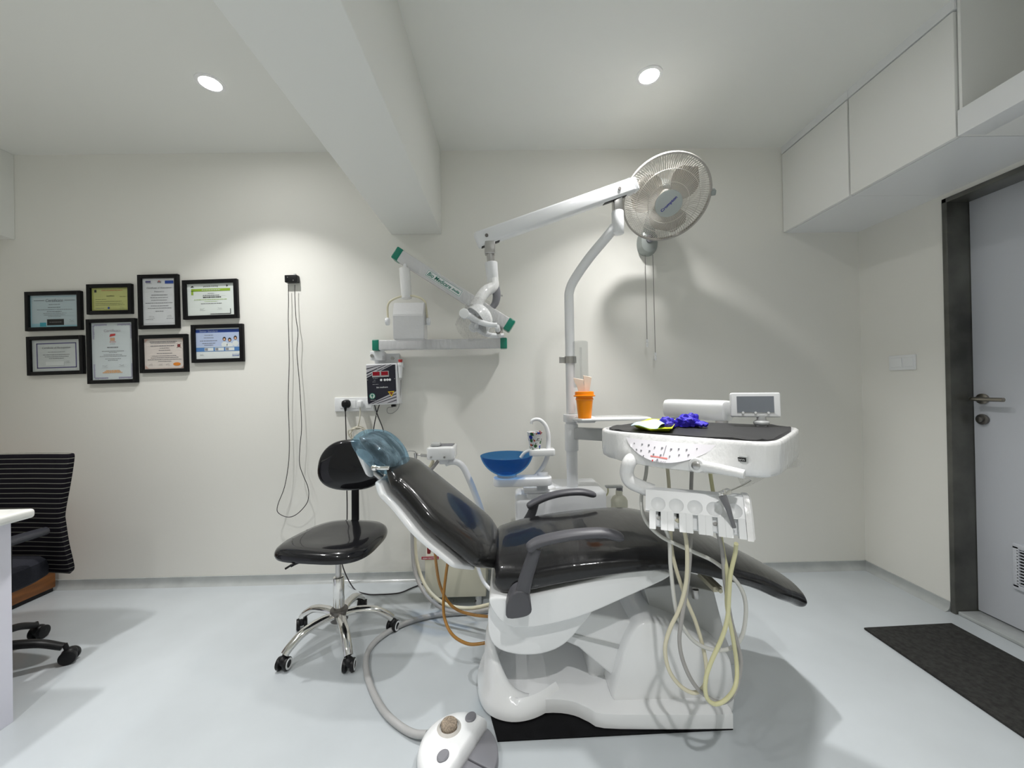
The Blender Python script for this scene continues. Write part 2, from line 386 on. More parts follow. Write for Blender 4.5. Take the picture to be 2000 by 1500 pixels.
# light switch on the right wall
s0 = ray(1764, 708); sp = CAM + s0*(WR/s0.x)
t = thing('light_switch', 'white two-button switch plate on the right wall beside the door frame', 'switch', sp)
MB().box((WR-.005, sp.y, sp.z), (.010, .145, .085), .003).build('switch_plate', t, mat=WHITEM)
MB().box((WR-.0115, sp.y+.028, sp.z+.001), (.004, .060, .052), .002).build('rocker', t, mat=WHITEM)
MB().box((WR-.0115, sp.y-.036, sp.z+.001), (.004, .060, .052), .002).build('rocker', t, mat=WHITEM)
# downlights
LAMP = mat('lit_diffuser', (1, 1, 1), .5, emit=(1, .99, .972), estr=95)
RINGM = mat('lamp_ring', (.85, .85, .85), .4)
def downlight(x, y, label, power=1, group=None):
    if label:
        t = thing('downlight', label, 'ceiling light', (x, y, CZ), 0, group)
        MB().lathe([(.046, -.001), (.062, -.001), (.062, -.005), (.056, -.008), (.046, -.006)], 40, MX.Translation((x, y, CZ)), closed=True).build('trim_ring', t, mat=RINGM)
        MB().lathe([(0, -.0025), (.046, -.0025), (.046, -.001), (0, -.001)], 40, MX.Translation((x, y, CZ))).build('diffuser', t, mat=LAMP)
    l = bpy.data.lights.new('downlight_lamp', 'AREA'); l.shape = 'DISK'; l.size = .085; l.energy = EN*power; l.spread = R(SPREAD); l.color = (1, .99, .972)
    o = bpy.data.objects.new('downlight_lamp', l); COL.objects.link(o); o.location = (x, y, CZ-.009)
EN, SPREAD = 9.3, 100
downlight(-1.402, 1.865, 'round lit ceiling downlight left of the ceiling beam')
downlight(.713, 1.84, 'round lit ceiling downlight right of the beam, above the wall fan')
for x, y, pw in ((-2.14, 1.2, .8), (.74, 1.1, .85), (-1.402, .0, 1.2), (.30, -.35, 2.0)): downlight(x, y, 'round ceiling downlight out of view above the viewer', pw, group='downlights out of view')
# ================================================================== CERTIFICATES
def words(mb, M, x0, x1, z, h, off=.0011, dens=.85):
    x = x0
    while x < x1-.002:
        wl = random.uniform(.004, .014)
        mb.rect(x, z-h/2, min(x+wl, x1), z+h/2, off, M); x += wl + random.uniform(.0012, .003)
def centered(mb, M, cx, half, z, h): words(mb, M, cx-half*random.uniform(.92, 1), cx+half*random.uniform(.92, 1), z, h)
def sign(mb, M, cx, z, s=.014):
    pts = [(cx-s+2*s*k/9, z+random.uniform(-.4, .5)*s*.6, .0016) for k in range(10)]
    mb.tube([M @ V(p) for p in pts], .0004, 4, 3)
    mb.rect(cx-s*1.3, z-s*.7, cx+s*1.3, z-s*.7+.0008, .0011, M)
def certificate(corners, label, col, paint, fw=.0225):
    pts = [at(x, y, WB-.012) for x, y in corners]
    c = sum(pts, V())/4; wd = ((pts[1]-pts[0]).length+(pts[2]-pts[3]).length)/2; ht = ((pts[3]-pts[0]).length+(pts[2]-pts[1]).length)/2
    d = (pts[1]-pts[0])+(pts[2]-pts[3]); ang = math.atan2(d.z, d.x)
    c.y = WB-.002; M = wallM(c, ang)
    t = thing('framed_certificate', label, 'picture frame', c, 0, 'certificates hung in a cluster on the back wall')
    W, H = wd/2, ht/2; f = MB()
    for sx in (-1, 1): f.box((sx*(W-fw/2), 0, .010), (fw, ht, .020), .002, M)
    for sz in (-1, 1): f.box((0, sz*(H-fw/2), .010), (wd-.002, fw, .0195), .002, M)
    f.build('frame', t, mat=FRAMEB)
    w, h = W-fw, H-fw; p = MB(); p.m(mat('certificate_paper', col, .35, coat=.6, coatr=.05)); p.box((0, 0, .004), (2*w+.004, 2*h+.004, .006), 0, M)
    Mp = M @ MX.Translation((0, 0, .0072))
    paint(p, Mp, w, h); p.build('certificate_sheet', t)
    return t
def m_(n, c): return mat(n, c, .5)
TEAL, SKY, PURPLE, LILAC, LIME, NAVY, RED, ORG, PALEB, TAN, PEA = (m_('print_teal', (.05, .35, .45)), m_('print_sky', (.30, .52, .60)), m_('print_purple', (.10, .09, .22)), m_('print_lilac', (.30, .27, .42)),
    m_('print_lime', (.27, .42, .04)), m_('print_navy', (.02, .06, .30)), m_('print_red', (.50, .05, .05)), m_('print_orange', (.66, .22, .03)), m_('print_pale_blue', (.42, .50, .68)), m_('print_tan', (.60, .35, .22)), m_('print_grey', (.25, .25, .26)))
T_ = lambda M, x, z: M @ MX.Translation((x, z, .0012))
def c1(p, M, w, h):
    p.m(SKY)
    for k in range(6): p.rect(-w, -h+k*.004, w, -h+.004+k*.004, .0003, M) if k < 3 else p.rect(-w, -h+k*.004, -w*.3-k*.006, -h+.004+k*.004, .0003, M)
    p.rect(-w, h*.9, w, h*.93, .0004, M); p.rect(-w, -h, -w*.96, h, .0004, M); p.rect(w*.96, -h, w, h, .0004, M)
    p.m(INK); p.text('Certificate', T_(M, 0, h*.68), width=w*.72, shear=.2); p.rect(-w*.85, h*.66, -w*.42, h*.69, .0011, M); p.rect(w*.42, h*.66, w*.85, h*.69, .0011, M)
    for z, k, s in ((.42, .25, .003), (.24, .28, .003), (.1, .78, .0022), (-.02, .32, .0035), (-.13, .5, .0022), (-.24, .48, .0022), (-.34, .28, .0022)): centered(p, M, 0, w*k, h*z, s)
    p.m(INKD).rect(-w*.32, -h*.88, w*.38, -h*.5, .001, M); p.m(PEA); words(p, M, -w*.22, w*.28, -h*.69, .003, .0014)
    p.m(TEAL).rect(-w*.62, -h*.95, -w*.36, -h*.7, .0006, M); p.m(INKD); sign(p, M, w*.7, -h*.6, .012)
def c2(p, M, w, h):
    p.m(PURPLE)
    a, b, th = w*.82, h*.80, .006
    for x0, z0, x1, z1 in ((-a, b-th, a, b), (-a, -b, a, -b+th), (-a, -b, -a+th, b), (a-th, -b, a, b)): p.rect(x0, z0, x1, z1, .0008, M)
    p.m(INK); p.text('Certificate of Participation', T_(M, 0, h*.48), width=w*1.15, shear=.3)
    for z, k in ((.22, .35), (.05, .6), (-.07, .5), (-.18, .32)): centered(p, M, 0, w*k, h*z, .0026)
    p.m(PAPER).rect(-w*.45, -h*.62, w*.3, -h*.38, .0009, M); p.m(INK); sign(p, M, w*.45, -h*.4, .012)
def c3(p, M, w, h):
    p.m(m_('print_olive', (.34, .36, .08)))
    for x0, z0, x1, z1 in ((-w*.95, h*.9, w*.95, h*.93), (-w*.95, -h*.93, w*.95, -h*.9), (-w*.95, -h*.9, -w*.92, h*.9), (w*.92, -h*.9, w*.95, h*.9)): p.rect(x0, z0, x1, z1, .0006, M)
    p.m(RED); centered(p, M, .008, w*.58, h*.78, .003); p.m(INKD); p.text('Certificate', T_(M, 0, h*.3), width=w*.42, shear=.2)
    p.rect(-w*.86, h*.62, -w*.74, h*.85, .001, M); words(p, M, w*.5, w*.82, h*.22, .002)
    for z, a, b in ((.0, -.8, -.2), (-.18, -.8, .6), (-.36, -.8, .7), (-.5, -.8, .75)): words(p, M, w*a, w*b, h*z, .0016)
    p.m(NAVY); p.lathe([(0, 0), (.007, 0)], 16, T_(M, -w*.1, -h*.76)); p.m(INK); sign(p, M, w*.6, -h*.72, .012); words(p, M, -w*.8, -w*.35, -h*.78, .002)
def c4(p, M, w, h):
    p.m(LILAC); random.seed(3)
    for sx in (-1, 1):
        for sz in (-1, 1):
            for k in range(16):
                x = sx*(w*.88 - k*w*.04); z = sz*h*.93; p.rect(min(x, x-sx*.003), z-.006+random.uniform(-.002, .002), max(x, x-sx*.003), z+.004, .0008, M)
                z = sz*(h*.90 - k*h*.03); x = sx*w*.90; p.rect(x-.005, z-.003, x+.004+random.uniform(-.002, .002), z, .0008, M)
    p.m(m_('print_pale', (.45, .42, .45))); p.text('Certificate', T_(M, 0, h*.72), width=w*.8)
    p.m(RED); p.quad([(-.018, h*.50, .001), (.018, h*.54, .001), (.018, h*.61, .001), (-.012, h*.6, .001)], M); p.m(TAN).rect(-.014, h*.36, .014, h*.47, .001, M); p.m(RED); words(p, M, -.018, .02, h*.32, .003)
    p.m(INK); centered(p, M, 0, w*.12, h*.25, .002); centered(p, M, 0, w*.28, h*.13, .005)
    for z, k in ((0, .55), (-.05, .2), (-.13, .45), (-.18, .65), (-.27, .4), (-.32, .25)): centered(p, M, 0, w*k, h*z, .0024)
    sign(p, M, -w*.4, -h*.52, .014); sign(p, M, w*.4, -h*.5, .014); p.m(m_('print_peach', (.70, .42, .22)))
    for k in range(3): words(p, M, -w*(.35+.08*k), w*(.3+.08*k), -h*(.68+.035*k), .006)
def c5(p, M, w, h):
    p.m(PURPLE).rect(-w*.82, h*.83, -w*.5, h*.9, .001, M); p.m(INK); words(p, M, -w*.78, -w*.45, h*.8, .0025); p.m(PEA).rect(-w*.1, h*.8, w*.14, h*.88, .001, M); p.m(RED).rect(-w*.04, h*.86, w*.06, h*.9, .0012, M)
    p.m(NAVY).rect(w*.36, h*.77, w*.88, h*.9, .001, M); p.m(INK); p.text('Certificate of Attendance', T_(M, 0, h*.6), width=w*1.5, shear=.35); p.text('Presented to', T_(M, 0, h*.44), width=w*.6, shear=.35); centered(p, M, 0, w*.5, h*.29, .004)
    for z, k in ((.18, .55), (.07, .5), (-.05, .85), (-.17, .55), (-.27, .75), (-.4, .25)): centered(p, M, 0, w*k, h*z, .003)
    p.m(INKD); sign(p, M, -w*.5, -h*.62, .016); sign(p, M, w*.6, -h*.6, .012); p.m(INK); words(p, M, -w*.85, -w*.4, -h*.75, .002); words(p, M, w*.4, w*.85, -h*.72, .002); p.rect(-w*.9, -h*.92, w*.9, -h*.915, .001, M)
def c6(p, M, w, h):
    p.m(m_('print_pink', (.62, .38, .30)))
    for sx in (-1, 1):
        for sz in (-1, 1):
            for k in range(4): p.quad([(sx*(w*.97-k*.006), sz*h*.97, .0006), (sx*w*.97, sz*(h*.97-k*.006), .0006), (sx*w*.97, sz*(h*.97-k*.006-.004), .0006), (sx*(w*.97-k*.006-.004), sz*h*.97, .0006)], M)
    for z in (.95, -.95): p.rect(-w*.9, h*z-.0006, w*.9, h*z+.0006, .0006, M)
    p.m(INK); centered(p, M, -w*.05, w*.68, h*.78, .004); centered(p, M, -w*.05, w*.68, h*.69, .003); centered(p, M, -w*.1, w*.6, h*.51, .004)
    for z, k in ((.36, .25), (.22, .3), (.02, .4), (-.14, .65), (-.26, .7), (-.38, .85), (-.5, .35)): centered(p, M, 0, w*k, h*z, .003)
    p.m(m_('print_maroon', (.20, .04, .04))); p.lathe([(0, 0), (.010, 0)], 16, T_(M, w*.72, h*.5)); p.m(INKD)
    for s in (-1, 1): p.quad([(w*.72-.014, h*.5-s*.014, .001), (w*.72-.011, h*.5-s*.014, .001), (w*.72+.014, h*.5+s*.014, .001), (w*.72+.011, h*.5+s*.014, .001)], M)
    p.m(ORG); p.lathe([(0, 0), (.019, 0)], 24, T_(M, w*.6, -h*.7) @ MX.Diagonal((1.2, .55, 1, 1))); p.m(INK)
    for x in (-.7, -.2, .15): sign(p, M, w*x, -h*.68, .010)
def c7(p, M, w, h):
    p.m(INKD); p.text('pinnacle training', T_(M, 0, h*.82), width=w*.62); p.quad([(w*.66, h*.76, .001), (w*.74, h*.84, .001), (w*.66, h*.92, .001)], M); p.quad([(-w*.86, h*.78, .001), (-w*.7, h*.78, .001), (-w*.78, h*.88, .001)], M)
    p.m(LIME).rect(-w*.83, h*.52, w*.82, h*.68, .001, M); p.rect(-w*.83, h*.3, -w*.74, h*.56, .001, M); p.m(PAPER); words(p, M, -w*.38, w*.4, h*.6, .004, .0015)
    p.m(INK); centered(p, M, 0, w*.14, h*.38, .0025); centered(p, M, 0, w*.36, h*.26, .004); p.rect(-w*.38, h*.2, w*.62, h*.207, .001, M); p.m(INKD); centered(p, M, w*.05, w*.4, h*.14, .006)
    p.m(LIME); centered(p, M, 0, w*.72, h*0.0, .003); centered(p, M, 0, w*.28, -h*.12, .002); p.m(INK); centered(p, M, 0, w*.45, -h*.25, .003); sign(p, M, -w*.38, -h*.58, .014); sign(p, M, w*.35, -h*.56, .012)
    p.m(INKD).rect(-w*.05, -h*.93, w*.82, -h*.89, .001, M); p.rect(w*.79, -h*.9, w*.82, -h*.6, .001, M)
def c8(p, M, w, h):
    p.m(PAPER).rect(-w, -h, w, h, .0002, M); p.m(NAVY).rect(-w, h*.72, w, h*.92, .001, M); p.m(PALEB); p.text('Senior Standard', T_(M, -w*.42, h*.82) @ MX.Translation((0, 0, .0005)), width=w*.8)
    p.m(PALEB).rect(-w, -h*.2, w, h*.72, .0004, M); p.m(m_('print_blue', (.08, .20, .45))).rect(-w, -h*.52, w, -h*.24, .0008, M)
    p.m(INK)
    for z, k in ((.55, .2), (.38, .22), (.18, .42), (.02, .3), (-.1, .22)): centered(p, M, -w*.42, w*k, h*z, .0035)
    for x, z in ((.28, .28), (.52, .22), (.78, .34)):
        p.m(PAPER); p.lathe([(0, 0), (.019, 0)], 20, M @ MX.Translation((w*x, h*(z-.36), .0006)) @ MX.Diagonal((1, .9, 1, 1)))
        p.m(INKD); p.lathe([(0, 0), (.0105, 0)], 20, M @ MX.Translation((w*x, h*z, .001)) @ MX.Diagonal((1, 1.25, 1, 1)))
        p.m(TAN); p.lathe([(0, 0), (.0065, 0)], 16, M @ MX.Translation((w*x, h*z-.003, .0013)) @ MX.Diagonal((1, 1.2, 1, 1)))
    for x in (-.42, .05, .52): p.m(PAPER).rect(w*(x-.2), -h*.48, w*(x+.2), -h*.28, .0011, M); p.m(PEA).rect(w*(x-.18), -h*.46, w*(x-.05), -h*.3, .0013, M)
    p.m(INK); sign(p, M, -w*.75, -h*.7, .010); p.m(NAVY); words(p, M, w*.62, w*.95, -h*.74, .003); words(p, M, w*.62, w*.98, -h*.83, .004)
certificate([(48.9, 570.7), (157.8, 568.1), (162.5, 644.3), (53.8, 647.4)], 'black-framed certificate tinted blue at its foot, hung at upper left of the cluster', (.46, .56, .60), c1)
certificate([(52.5, 658), (162.5, 654.7), (166.4, 730), (57.2, 734)], 'black-framed certificate with a thin purple inner border, at lower left of the cluster', (.56, .60, .60), c2)
certificate([(169, 556.4), (256.9, 553.8), (260.8, 613), (173.7, 614.4)], 'small black-framed yellow certificate above the tall ornate one', (.52, .54, .20), c3)
certificate([(167.7, 624.3), (263.9, 621.4), (271.2, 747), (175.5, 750)], 'tall black-framed certificate with patterned lilac corners and a small red emblem', (.60, .66, .68), c4)
certificate([(268.3, 537.7), (347.1, 535.4), (353.1, 641.2), (274.3, 643)], 'tall black-framed white certificate at the top of the cluster with three logos', (.66, .68, .70), c5)
certificate([(271.7, 655.2), (365.3, 652.1), (369.5, 726.2), (276.9, 728.8)], 'black-framed pinkish certificate with an orange oval seal', (.66, .60, .56), c6)
certificate([(355.7, 548.1), (462.8, 544.7), (467.5, 620.9), (360.9, 624.8)], 'black-framed white certificate with a lime green banner at upper right of the cluster', (.70, .75, .72), c7)
certificate([(373.4, 635.2), (474.5, 632.1), (477.9, 706.2), (377, 708.8)], 'black-framed blue and white certificate with three small portraits, lowest on the right', (.60, .64, .72), c8)
random.seed(11)
# ================================================================== WALL FITTINGS
# black wall hook with hanging wire loop
hk = at(570, 545, WB-.02); M = wallM((hk.x, WB, hk.z), .018)
t = thing('wall_hook', 'small black wall-mounted block with two screws, holding the hanging wire', 'hook', (hk.x, WB, hk.z))
MB().box((0, 0, .017), (.076, .045, .034), .004, M).build('block', t, mat=BLACK)
MB().box((.016, .026, .012), (.012, .018, .012), .002, M).build('clip', t, mat=LGREY)
for x, z in ((-.018, .008), (.016, -.012)): MB().cyl(M @ V((x, z, .033)), M @ V((x, z, .036)), .003).build('screw', t, mat=STEEL)
lp = [(563, 556), (563.5, 590), (563, 625), (565, 700), (563, 780), (565, 850), (564, 900), (556, 950), (543, 985), (543, 1001), (562, 1010), (580, 1004), (598, 985), (603, 968), (601, 950), (592, 928), (585, 905), (586, 870), (589, 830), (585, 750), (580, 690), (582, 650), (578, 620), (576, 580), (576, 556)]
MBw = MB().tube([at(x, y, WB-.03-.012*math.sin(i/(len(lp)-1)*PI)) for i, (x, y) in enumerate(lp)], .0023, 6, 5)
tag(MBw.build('hanging_wire', loc=at(570, 556, WB-.03), mat=WIRE), 'thin black wire hanging in a long loop from the wall block', 'cable')
# socket panel
pc = at(695, 790, WB); pw = .2
x0, x1 = at(655, 790, WB).x, at(733, 790, WB).x; z0, z1 = at(690, 803, WB).z, at(690, 776, WB).z
t = thing('socket_plate', 'wide white wall socket panel behind the black stool, half hidden by the control box', 'socket', (pc.x, WB, pc.z))
MB().box(((x0+x1)/2, WB-.006, (z0+z1)/2), (x1-x0, .012, z1-z0), .003).build('plate', t, mat=WHITEM)
for px in (671, 690, 703, 722):
    c = at(px, 789, WB); MB().box((c.x, WB-.013, c.z), (.034 if px != 690 else .042, .004, .052), .002).build('socket_insert' if px != 690 else 'rocker', t, mat=WHITEM)
c = at(675, 789, WB-.03)
t = thing('power_plug', 'black three-pin plug in the wall socket with a black cord running to the floor', 'plug', (c.x, WB-.016, c.z))
pl = MB(); pl.loft([ring((c.x, y, c.z), (1, 0, 0), (0, 0, 1), a, b_, 2.6, 24) for y, a, b_ in ((WB-.016, .026, .026), (WB-.035, .024, .024), (WB-.048, .016, .018), (WB-.052, .008, .010))]); pl.cyl((c.x, WB-.035, c.z-.02), (c.x, WB-.035, c.z-.045), .010, .005); pl.build('plug_body', t, mat=BLACK)
cpts = [(c.x, WB-.035, c.z-.04)] + [at(x, y, Y) for x, y, Y in ((676, 850, 2.36), (677, 930, 2.33), (678, 1000, 2.33), (676, 1060, 2.34), (668, 1100, 2.34))]
cpts += [V((on(x, y, .006).x, on(x, y, .006).y, .006)) for x, y in ((690, 1148), (715, 1160), (745, 1161), (780, 1158), (805, 1148), (826, 1140))]
MB().tube(cpts, .0035, 8, 6).build('cord', t, mat=WIRE)
c = at(704, 789, WB-.03)
t = thing('power_plug', 'white plug in the wall socket with its white cord coiled below', 'plug', (c.x, WB-.016, c.z))
MB().box((c.x, WB-.034, c.z), (.030, .036, .042), .008).build('plug_body', t, mat=WHITEM)
cp = [V((c.x, WB-.034, c.z-.02)), at(703, 815, 2.37), at(700, 830, 2.37)]; cc = at(699, 848, 2.38)
for k in range(34):
    a = PI/2 + k*.62; r_ = .046+.008*math.sin(k*1.7); cp.append(V((cc.x+r_*math.cos(a)*1.05, 2.375+.010*math.sin(k*.9), cc.z+r_*.9*math.sin(a)+.004*math.cos(k*2.1))))
MB().tube(cp, .0038, 8, 4).build('cord', t, mat=mat('white_cord', (.60, .57, .48), .5))
# control box of the x-ray
Yb = WB-.085
q = [at(x, y, Yb) for x, y in ((714, 713), (773, 708), (777, 788), (717, 792))]
c = sum(q, V())/4; ang = math.atan2(q[1].z-q[0].z, q[1].x-q[0].x)*.4; wd = (q[1].x-q[0].x); ht = (q[0].z-q[3].z)
t = thing('xray_control_box', 'dark control box on the back wall with two red digital displays and diagonal stripes', 'control box', (c.x, WB, c.z))
M = wallM(c, ang)
MB().box((.004, 0, -.0425), (wd+.004, ht+.004, .085), .004, M).build('housing', t, mat=WHITEP)
W, H = wd/2-.004, ht/2-.006; NAVYB = mat('panel_navy', (.010, .010, .022), .35, coat=.3); SILV = mat('panel_silver', (.48, .47, .50), .4)
p = MB(); p.m(SILV).box((0, 0, .001), (2*W, 2*H, .003), 0, M)
off = .0030
p.m(NAVYB).quad([(-W, -H*.86, off), (-W*.95, -H, off), (-W*.9, -H, off), (W, -H*.40, off), (W, H*.98, off), (W*.84, H*.98, off), (-W, H*.35, off)], M)
for a0, b0, th in ((.46, 1.1, .05), (.62, 1.2, .07), (.84, 1.15, .05)):
    x1_ = -W + (H-H*a0)/((b0-a0)*H)*2*W if b0 > 1 else W
    x1_ = min(x1_, W)
    p.quad([(-W, H*a0, off), (x1_, H, off), (min(W, x1_+.008), H, off), (-W, H*(a0-th), off)], M)
for a0, x0_, th in ((-.54, -.80, .05), (-.70, -.42, .05), (-.86, .3, .05)):
    p.quad([(W*x0_, -H, off), (W*x0_+.010, -H, off), (W, H*a0-.002, off), (W, H*a0+H*th*.6, off)], M)
FP = p
for x_ in (-.32, .26):
    MB().box((W*x_, H*.52, .004), (W*.57, H*.30, .004), .001, M).build('bezel', t, mat=LGREY)
    d = MB(); d.m(mat('red_display', (.16, .004, .010), .15, emit=(.5, .0, .02), estr=.12)).box((W*x_, H*.55, .0065), (W*.48, H*.20, .002), 0, M); d.build('display', t)
for x_ in (.0, .25, .43, .60): MB().lathe([(0, .006), (W*.07, .006), (W*.085, .004), (W*.085, .002)], 20, M @ MX.Translation((W*x_, H*.21, 0))).build('button', t, mat=WHITEM)
d = MB(); d.m(mat('emblem_pale', (.6, .66, .6), .5)); d.lathe([(0, .0036), (W*.21, .0036)], 28, M @ MX.Translation((-W*.66, -H*.6, 0))); d.m(GREENT); d.lathe([(W*.17, .0042), (W*.215, .0042)], 28, M @ MX.Translation((-W*.66, -H*.6, 0))); d.lathe([(0, .0044), (W*.09, .0044)], 5, M @ MX.Translation((-W*.66, -H*.57, 0))); d.rect(-W*.68, -H*.72, -W*.64, -H*.6, .0044, M); d.build('emblem', t)
d = MB(); d.m(mat('warning_yellow', (.70, .45, .02), .5)).prism([(W*.42, -H*.40), (W*.88, -H*.38), (W*.66, -H*.68)], .002, .004, M); d.m(INKD).prism([(W*.53, -H*.44), (W*.78, -H*.43), (W*.66, -H*.59)], .004, .0045, M); d.m(RED).rect(W*.60, -H*.51, W*.71, -H*.47, .0050, M); d.build('warning_sign', t)
d = FP; d.m(WHITEM); d.text('bio medicare', M @ MX.Translation((W*.05, -H*.16, .0036)), width=W*.78, bold=.01)
for x_, z_, l_ in ((-.4, .31, .35), (-.45, .22, .12), (-.5, .13, .2), (-.4, .0, .42), (-.62, -.82, .36), (0, .82, .5)): words(d, M, W*(x_-l_/2), W*(x_+l_/2), H*z_, .0012, .0036)
d.build('front_panel', t)
for x_ in (-.94, .93): MB().cyl(M @ V((W*x_, H*.25, .002)), M @ V((W*x_, H*.25, .0045)), .0025).build('screw', t, mat=STEEL)
# cords under the box
for pts, mm in (([(741, 790), (735, 810), (731, 830), (728, 850)], WIRE), ([(731, 790), (738, 812), (746, 832), (752, 852)], WIRE), ([(728, 791), (733, 806), (739, 818), (744, 830)], HOSEW)):
    MB().tube([at(x, y, 2.37) for x, y in pts], .003, 8, 5).build('cord', t, mat=mm)
MB().box(at(769, 792, 2.37), (.025, .03, .014), .003).build('gland', t, mat=BLACK)
MB().tube([at(x, y, 2.38) for x, y in ((768, 795), (757, 797), (757, 806), (766, 807), (776, 800), (780, 790), (782, 770), (783, 742))], .002, 6, 5).build('cord', t, mat=HOSEG)
# exposure hand switch
a = at(782, 738, 2.35); b_ = at(782, 708, 2.35)
t = thing('exposure_switch', 'small white hand switch with a red button clipped beside the control box', 'switch', (a.x, WB, a.z))
MB().loft([ring(a.lerp(b_, k), (1, 0, 0), (0, 1, 0), r_, r_, 2.6, 20) for k, r_ in ((0, .009), (.5, .012), (.78, .014), (.8, .016), (1, .016))]).build('grip', t, mat=WHITEM)
MB().cyl(b_, b_+V((0, 0, .010)), .011, bev=.002).cyl(b_+V((0, 0, .010)), b_+V((0, 0, .018)), .013, bev=.002).build('button', t, mat=RED)
MB().box((a.x, (2.36+WB)/2, b_.z-.02), (.018, WB-2.36, .018), .002).build('clip', t, mat=WHITEM)
# ---- x-ray arm
pA, pB = at(737, 675, 2.35), at(984, 671, 2.35)
t = thing('dental_xray_unit', 'folded white x-ray arm with green end caps mounted on the back wall', 'x-ray machine', (pA.x, WB, pA.z))
k_ = at(742, 697, WB); k2 = at(768, 700, WB)
bk = MB(); bk.box(((k_.x+k2.x)/2+.005, WB-.005, k2.z), (.155, .010, .062), .003); bk.box((k_.x+.005, WB-.045, k_.z), (.075, .08, .055), .004); bk.cyl((pA.x+.028, 2.35, k_.z), (pA.x+.028, 2.35, pA.z), .014); bk.build('wall_bracket', t, mat=WHITEP)
MB().cyl((k2.x+.0, WB-.01, k2.z), (k2.x, WB-.018, k2.z), .011, n=6).build('bolt', t, mat=STEEL); MB().cyl((k_.x-.018, WB-.085, k_.z), (k_.x-.018, WB-.094, k_.z), .011, n=6).build('bolt', t, mat=STEEL)
MB().bar(pA, pB, .060, .062, (0, -1, 0), .006).build('horizontal_arm', t, mat=WRAPGREY)
dd = (pB-pA).normalized()
def endcap(p, d, w, h, name='end_cap'):
    return MB().bar(p-d*.022, p+d*.020, w+.006, h+.006, (0, -1, 0), .007).build(name, t, mat=GREEN)
endcap(pA, dd, .060, .062); endcap(pB, dd, .060, .062)
qA, qB = at(779, 499, 2.28), at(995, 636, 2.28)
MB().bar(qA, qB, .070, .066, (0, -1, 0), .006).build('scissor_arm', t, mat=WRAPGREY)
dq = (qB-qA).normalized(); endcap(qA, dq, .070, .066); endcap(qB, dq, .070, .066)
MB().cyl((pB.x-.02, 2.35, pB.z+.02), (pB.x-.02, 2.31, qB.z-.0), .016).build('joint_pin', t, mat=STEEL)
lab = at(867, 553, 2.245); up_ = dq.cross(V((0, -1, 0))); up_ = up_ if up_.z > 0 else -up_
ML = basis(V((lab.x, 2.2465, lab.z)), dq, up_, dq.cross(up_))
lp_ = MB(); lp_.m(WHITEM).box((0, 0, -.0012), (.240, .042, .0022), 0, ML); lp_.m(GREENT)
for x0_, z0_, x1_, z1_ in ((-.117, .0165, .117, .0185), (-.117, -.0185, .117, -.0165), (-.117, -.0165, -.115, .0165), (.115, -.0165, .117, .0165)): lp_.rect(x0_, z0_, x1_, z1_, .0006, ML)
lp_.text('Bio Medicare', ML @ MX.Translation((-.030, 0, .0008)), width=.158, height=.024, shear=.25, bold=.018); lp_.text('India', ML @ MX.Translation((.082, -.001, .0008)), width=.050, height=.015, shear=.4, bold=.03)
lp_.build('name_label', t)
tp = at(792, 524, 2.26); tq = at(794, 583, 2.22)
MB().cyl((tp.x, 2.26, qA.z-.06), (tp.x, 2.24, tp.z-.01), .012).build('swivel_pin', t, mat=WHITEP)
MB().cyl((tp.x, 2.235, tp.z-.008), (tq.x, 2.225, tq.z), .031, .029, bev=.006).build('head_post', t, mat=WRAP)
yk = [(758, 628), (757, 600), (763, 588), (780, 580), (795, 578), (812, 579), (828, 587), (832, 600), (835, 626)]
MB().tube([at(x, y, 2.215) for x, y in yk], .006, 10, 6).build('yoke', t, mat=HOSEC)
for px in (757, 837): e = at(px, 628, 2.215); MB().cyl((e.x-.010, 2.215, e.z), (e.x+.010, 2.215, e.z), .022, bev=.004).build('pivot_knob', t, mat=WHITEP)
hd = [at(x, y, 2.16) for x, y in ((766, 588), (826, 588), (830, 663), (769, 663))]
c = sum(hd, V())/4; prof = [(2.165, c.z-.106), (2.155, c.z+.030), (2.19, c.z+.106), (2.255, c.z+.106), (2.255, c.z-.106)]
hm = MB(); hm.loft([[V((x, y, z)) for y, z in prof] for x in (c.x-.088, c.x+.086)]); bmesh.ops.bevel(hm.bm, geom=hm.bm.edges[:], offset=.0035, segments=2, affect='EDGES')
hm.build('tube_head', t, mat=WRAPHEAD, sharp=20)
# ---- wall fan
FC = V((.887, 2.085, 2.204)); FRAD = .228; az, el = R(-8.9), R(44.2)
FN = V((math.sin(az)*math.cos(el), -math.cos(az)*math.cos(el), -math.sin(el)))
MFn = frame_z(FC, FN)          # local z points out of the fan
mp = at(1266, 482, WB-.03)
t = thing('wall_fan', 'white wall-mounted fan tilted down above the dental chair, with two pull cords', 'fan', (mp.x, WB, mp.z))
mbk = MB(); mz = at(1266, 497, WB-.03).z
mbk.loft([ring((mp.x, y, mz+.075), (1, 0, 0), (0, 0, 1), a, b_, 2.4, 32) for y, a, b_ in ((WB, .062, .078), (WB-.03, .060, .076), (WB-.055, .050, .066), (WB-.064, .030, .045))]); mbk.build('wall_mount', t, mat=FANG)
kn = MB(); kn.lathe([(.020, 0), (.024, .006), (.024, .010), (.018, .012), (0, .012)], 24, basis((mp.x-.002, WB-.060, mz+.085), (1, 0, 0), (0, 0, 1), (0, -1, 0))); kn.build('knob', t, mat=MGREY)
motor = FC - FN*.12
MB().tube([V((mp.x, WB-.03, mz+.12)), V((mp.x, WB-.09, mz+.19)), motor-FN*.05+V((0, .02, -.03)), motor], lambda u: .036, 16, 6).build('neck', t, mat=FANG)
MB().lathe([(0, -.185), (.035, -.182), (.058, -.165), (.066, -.13), (.066, -.075), (.055, -.055), (0, -.055)], 32, MFn).build('motor_housing', t, mat=FANG)
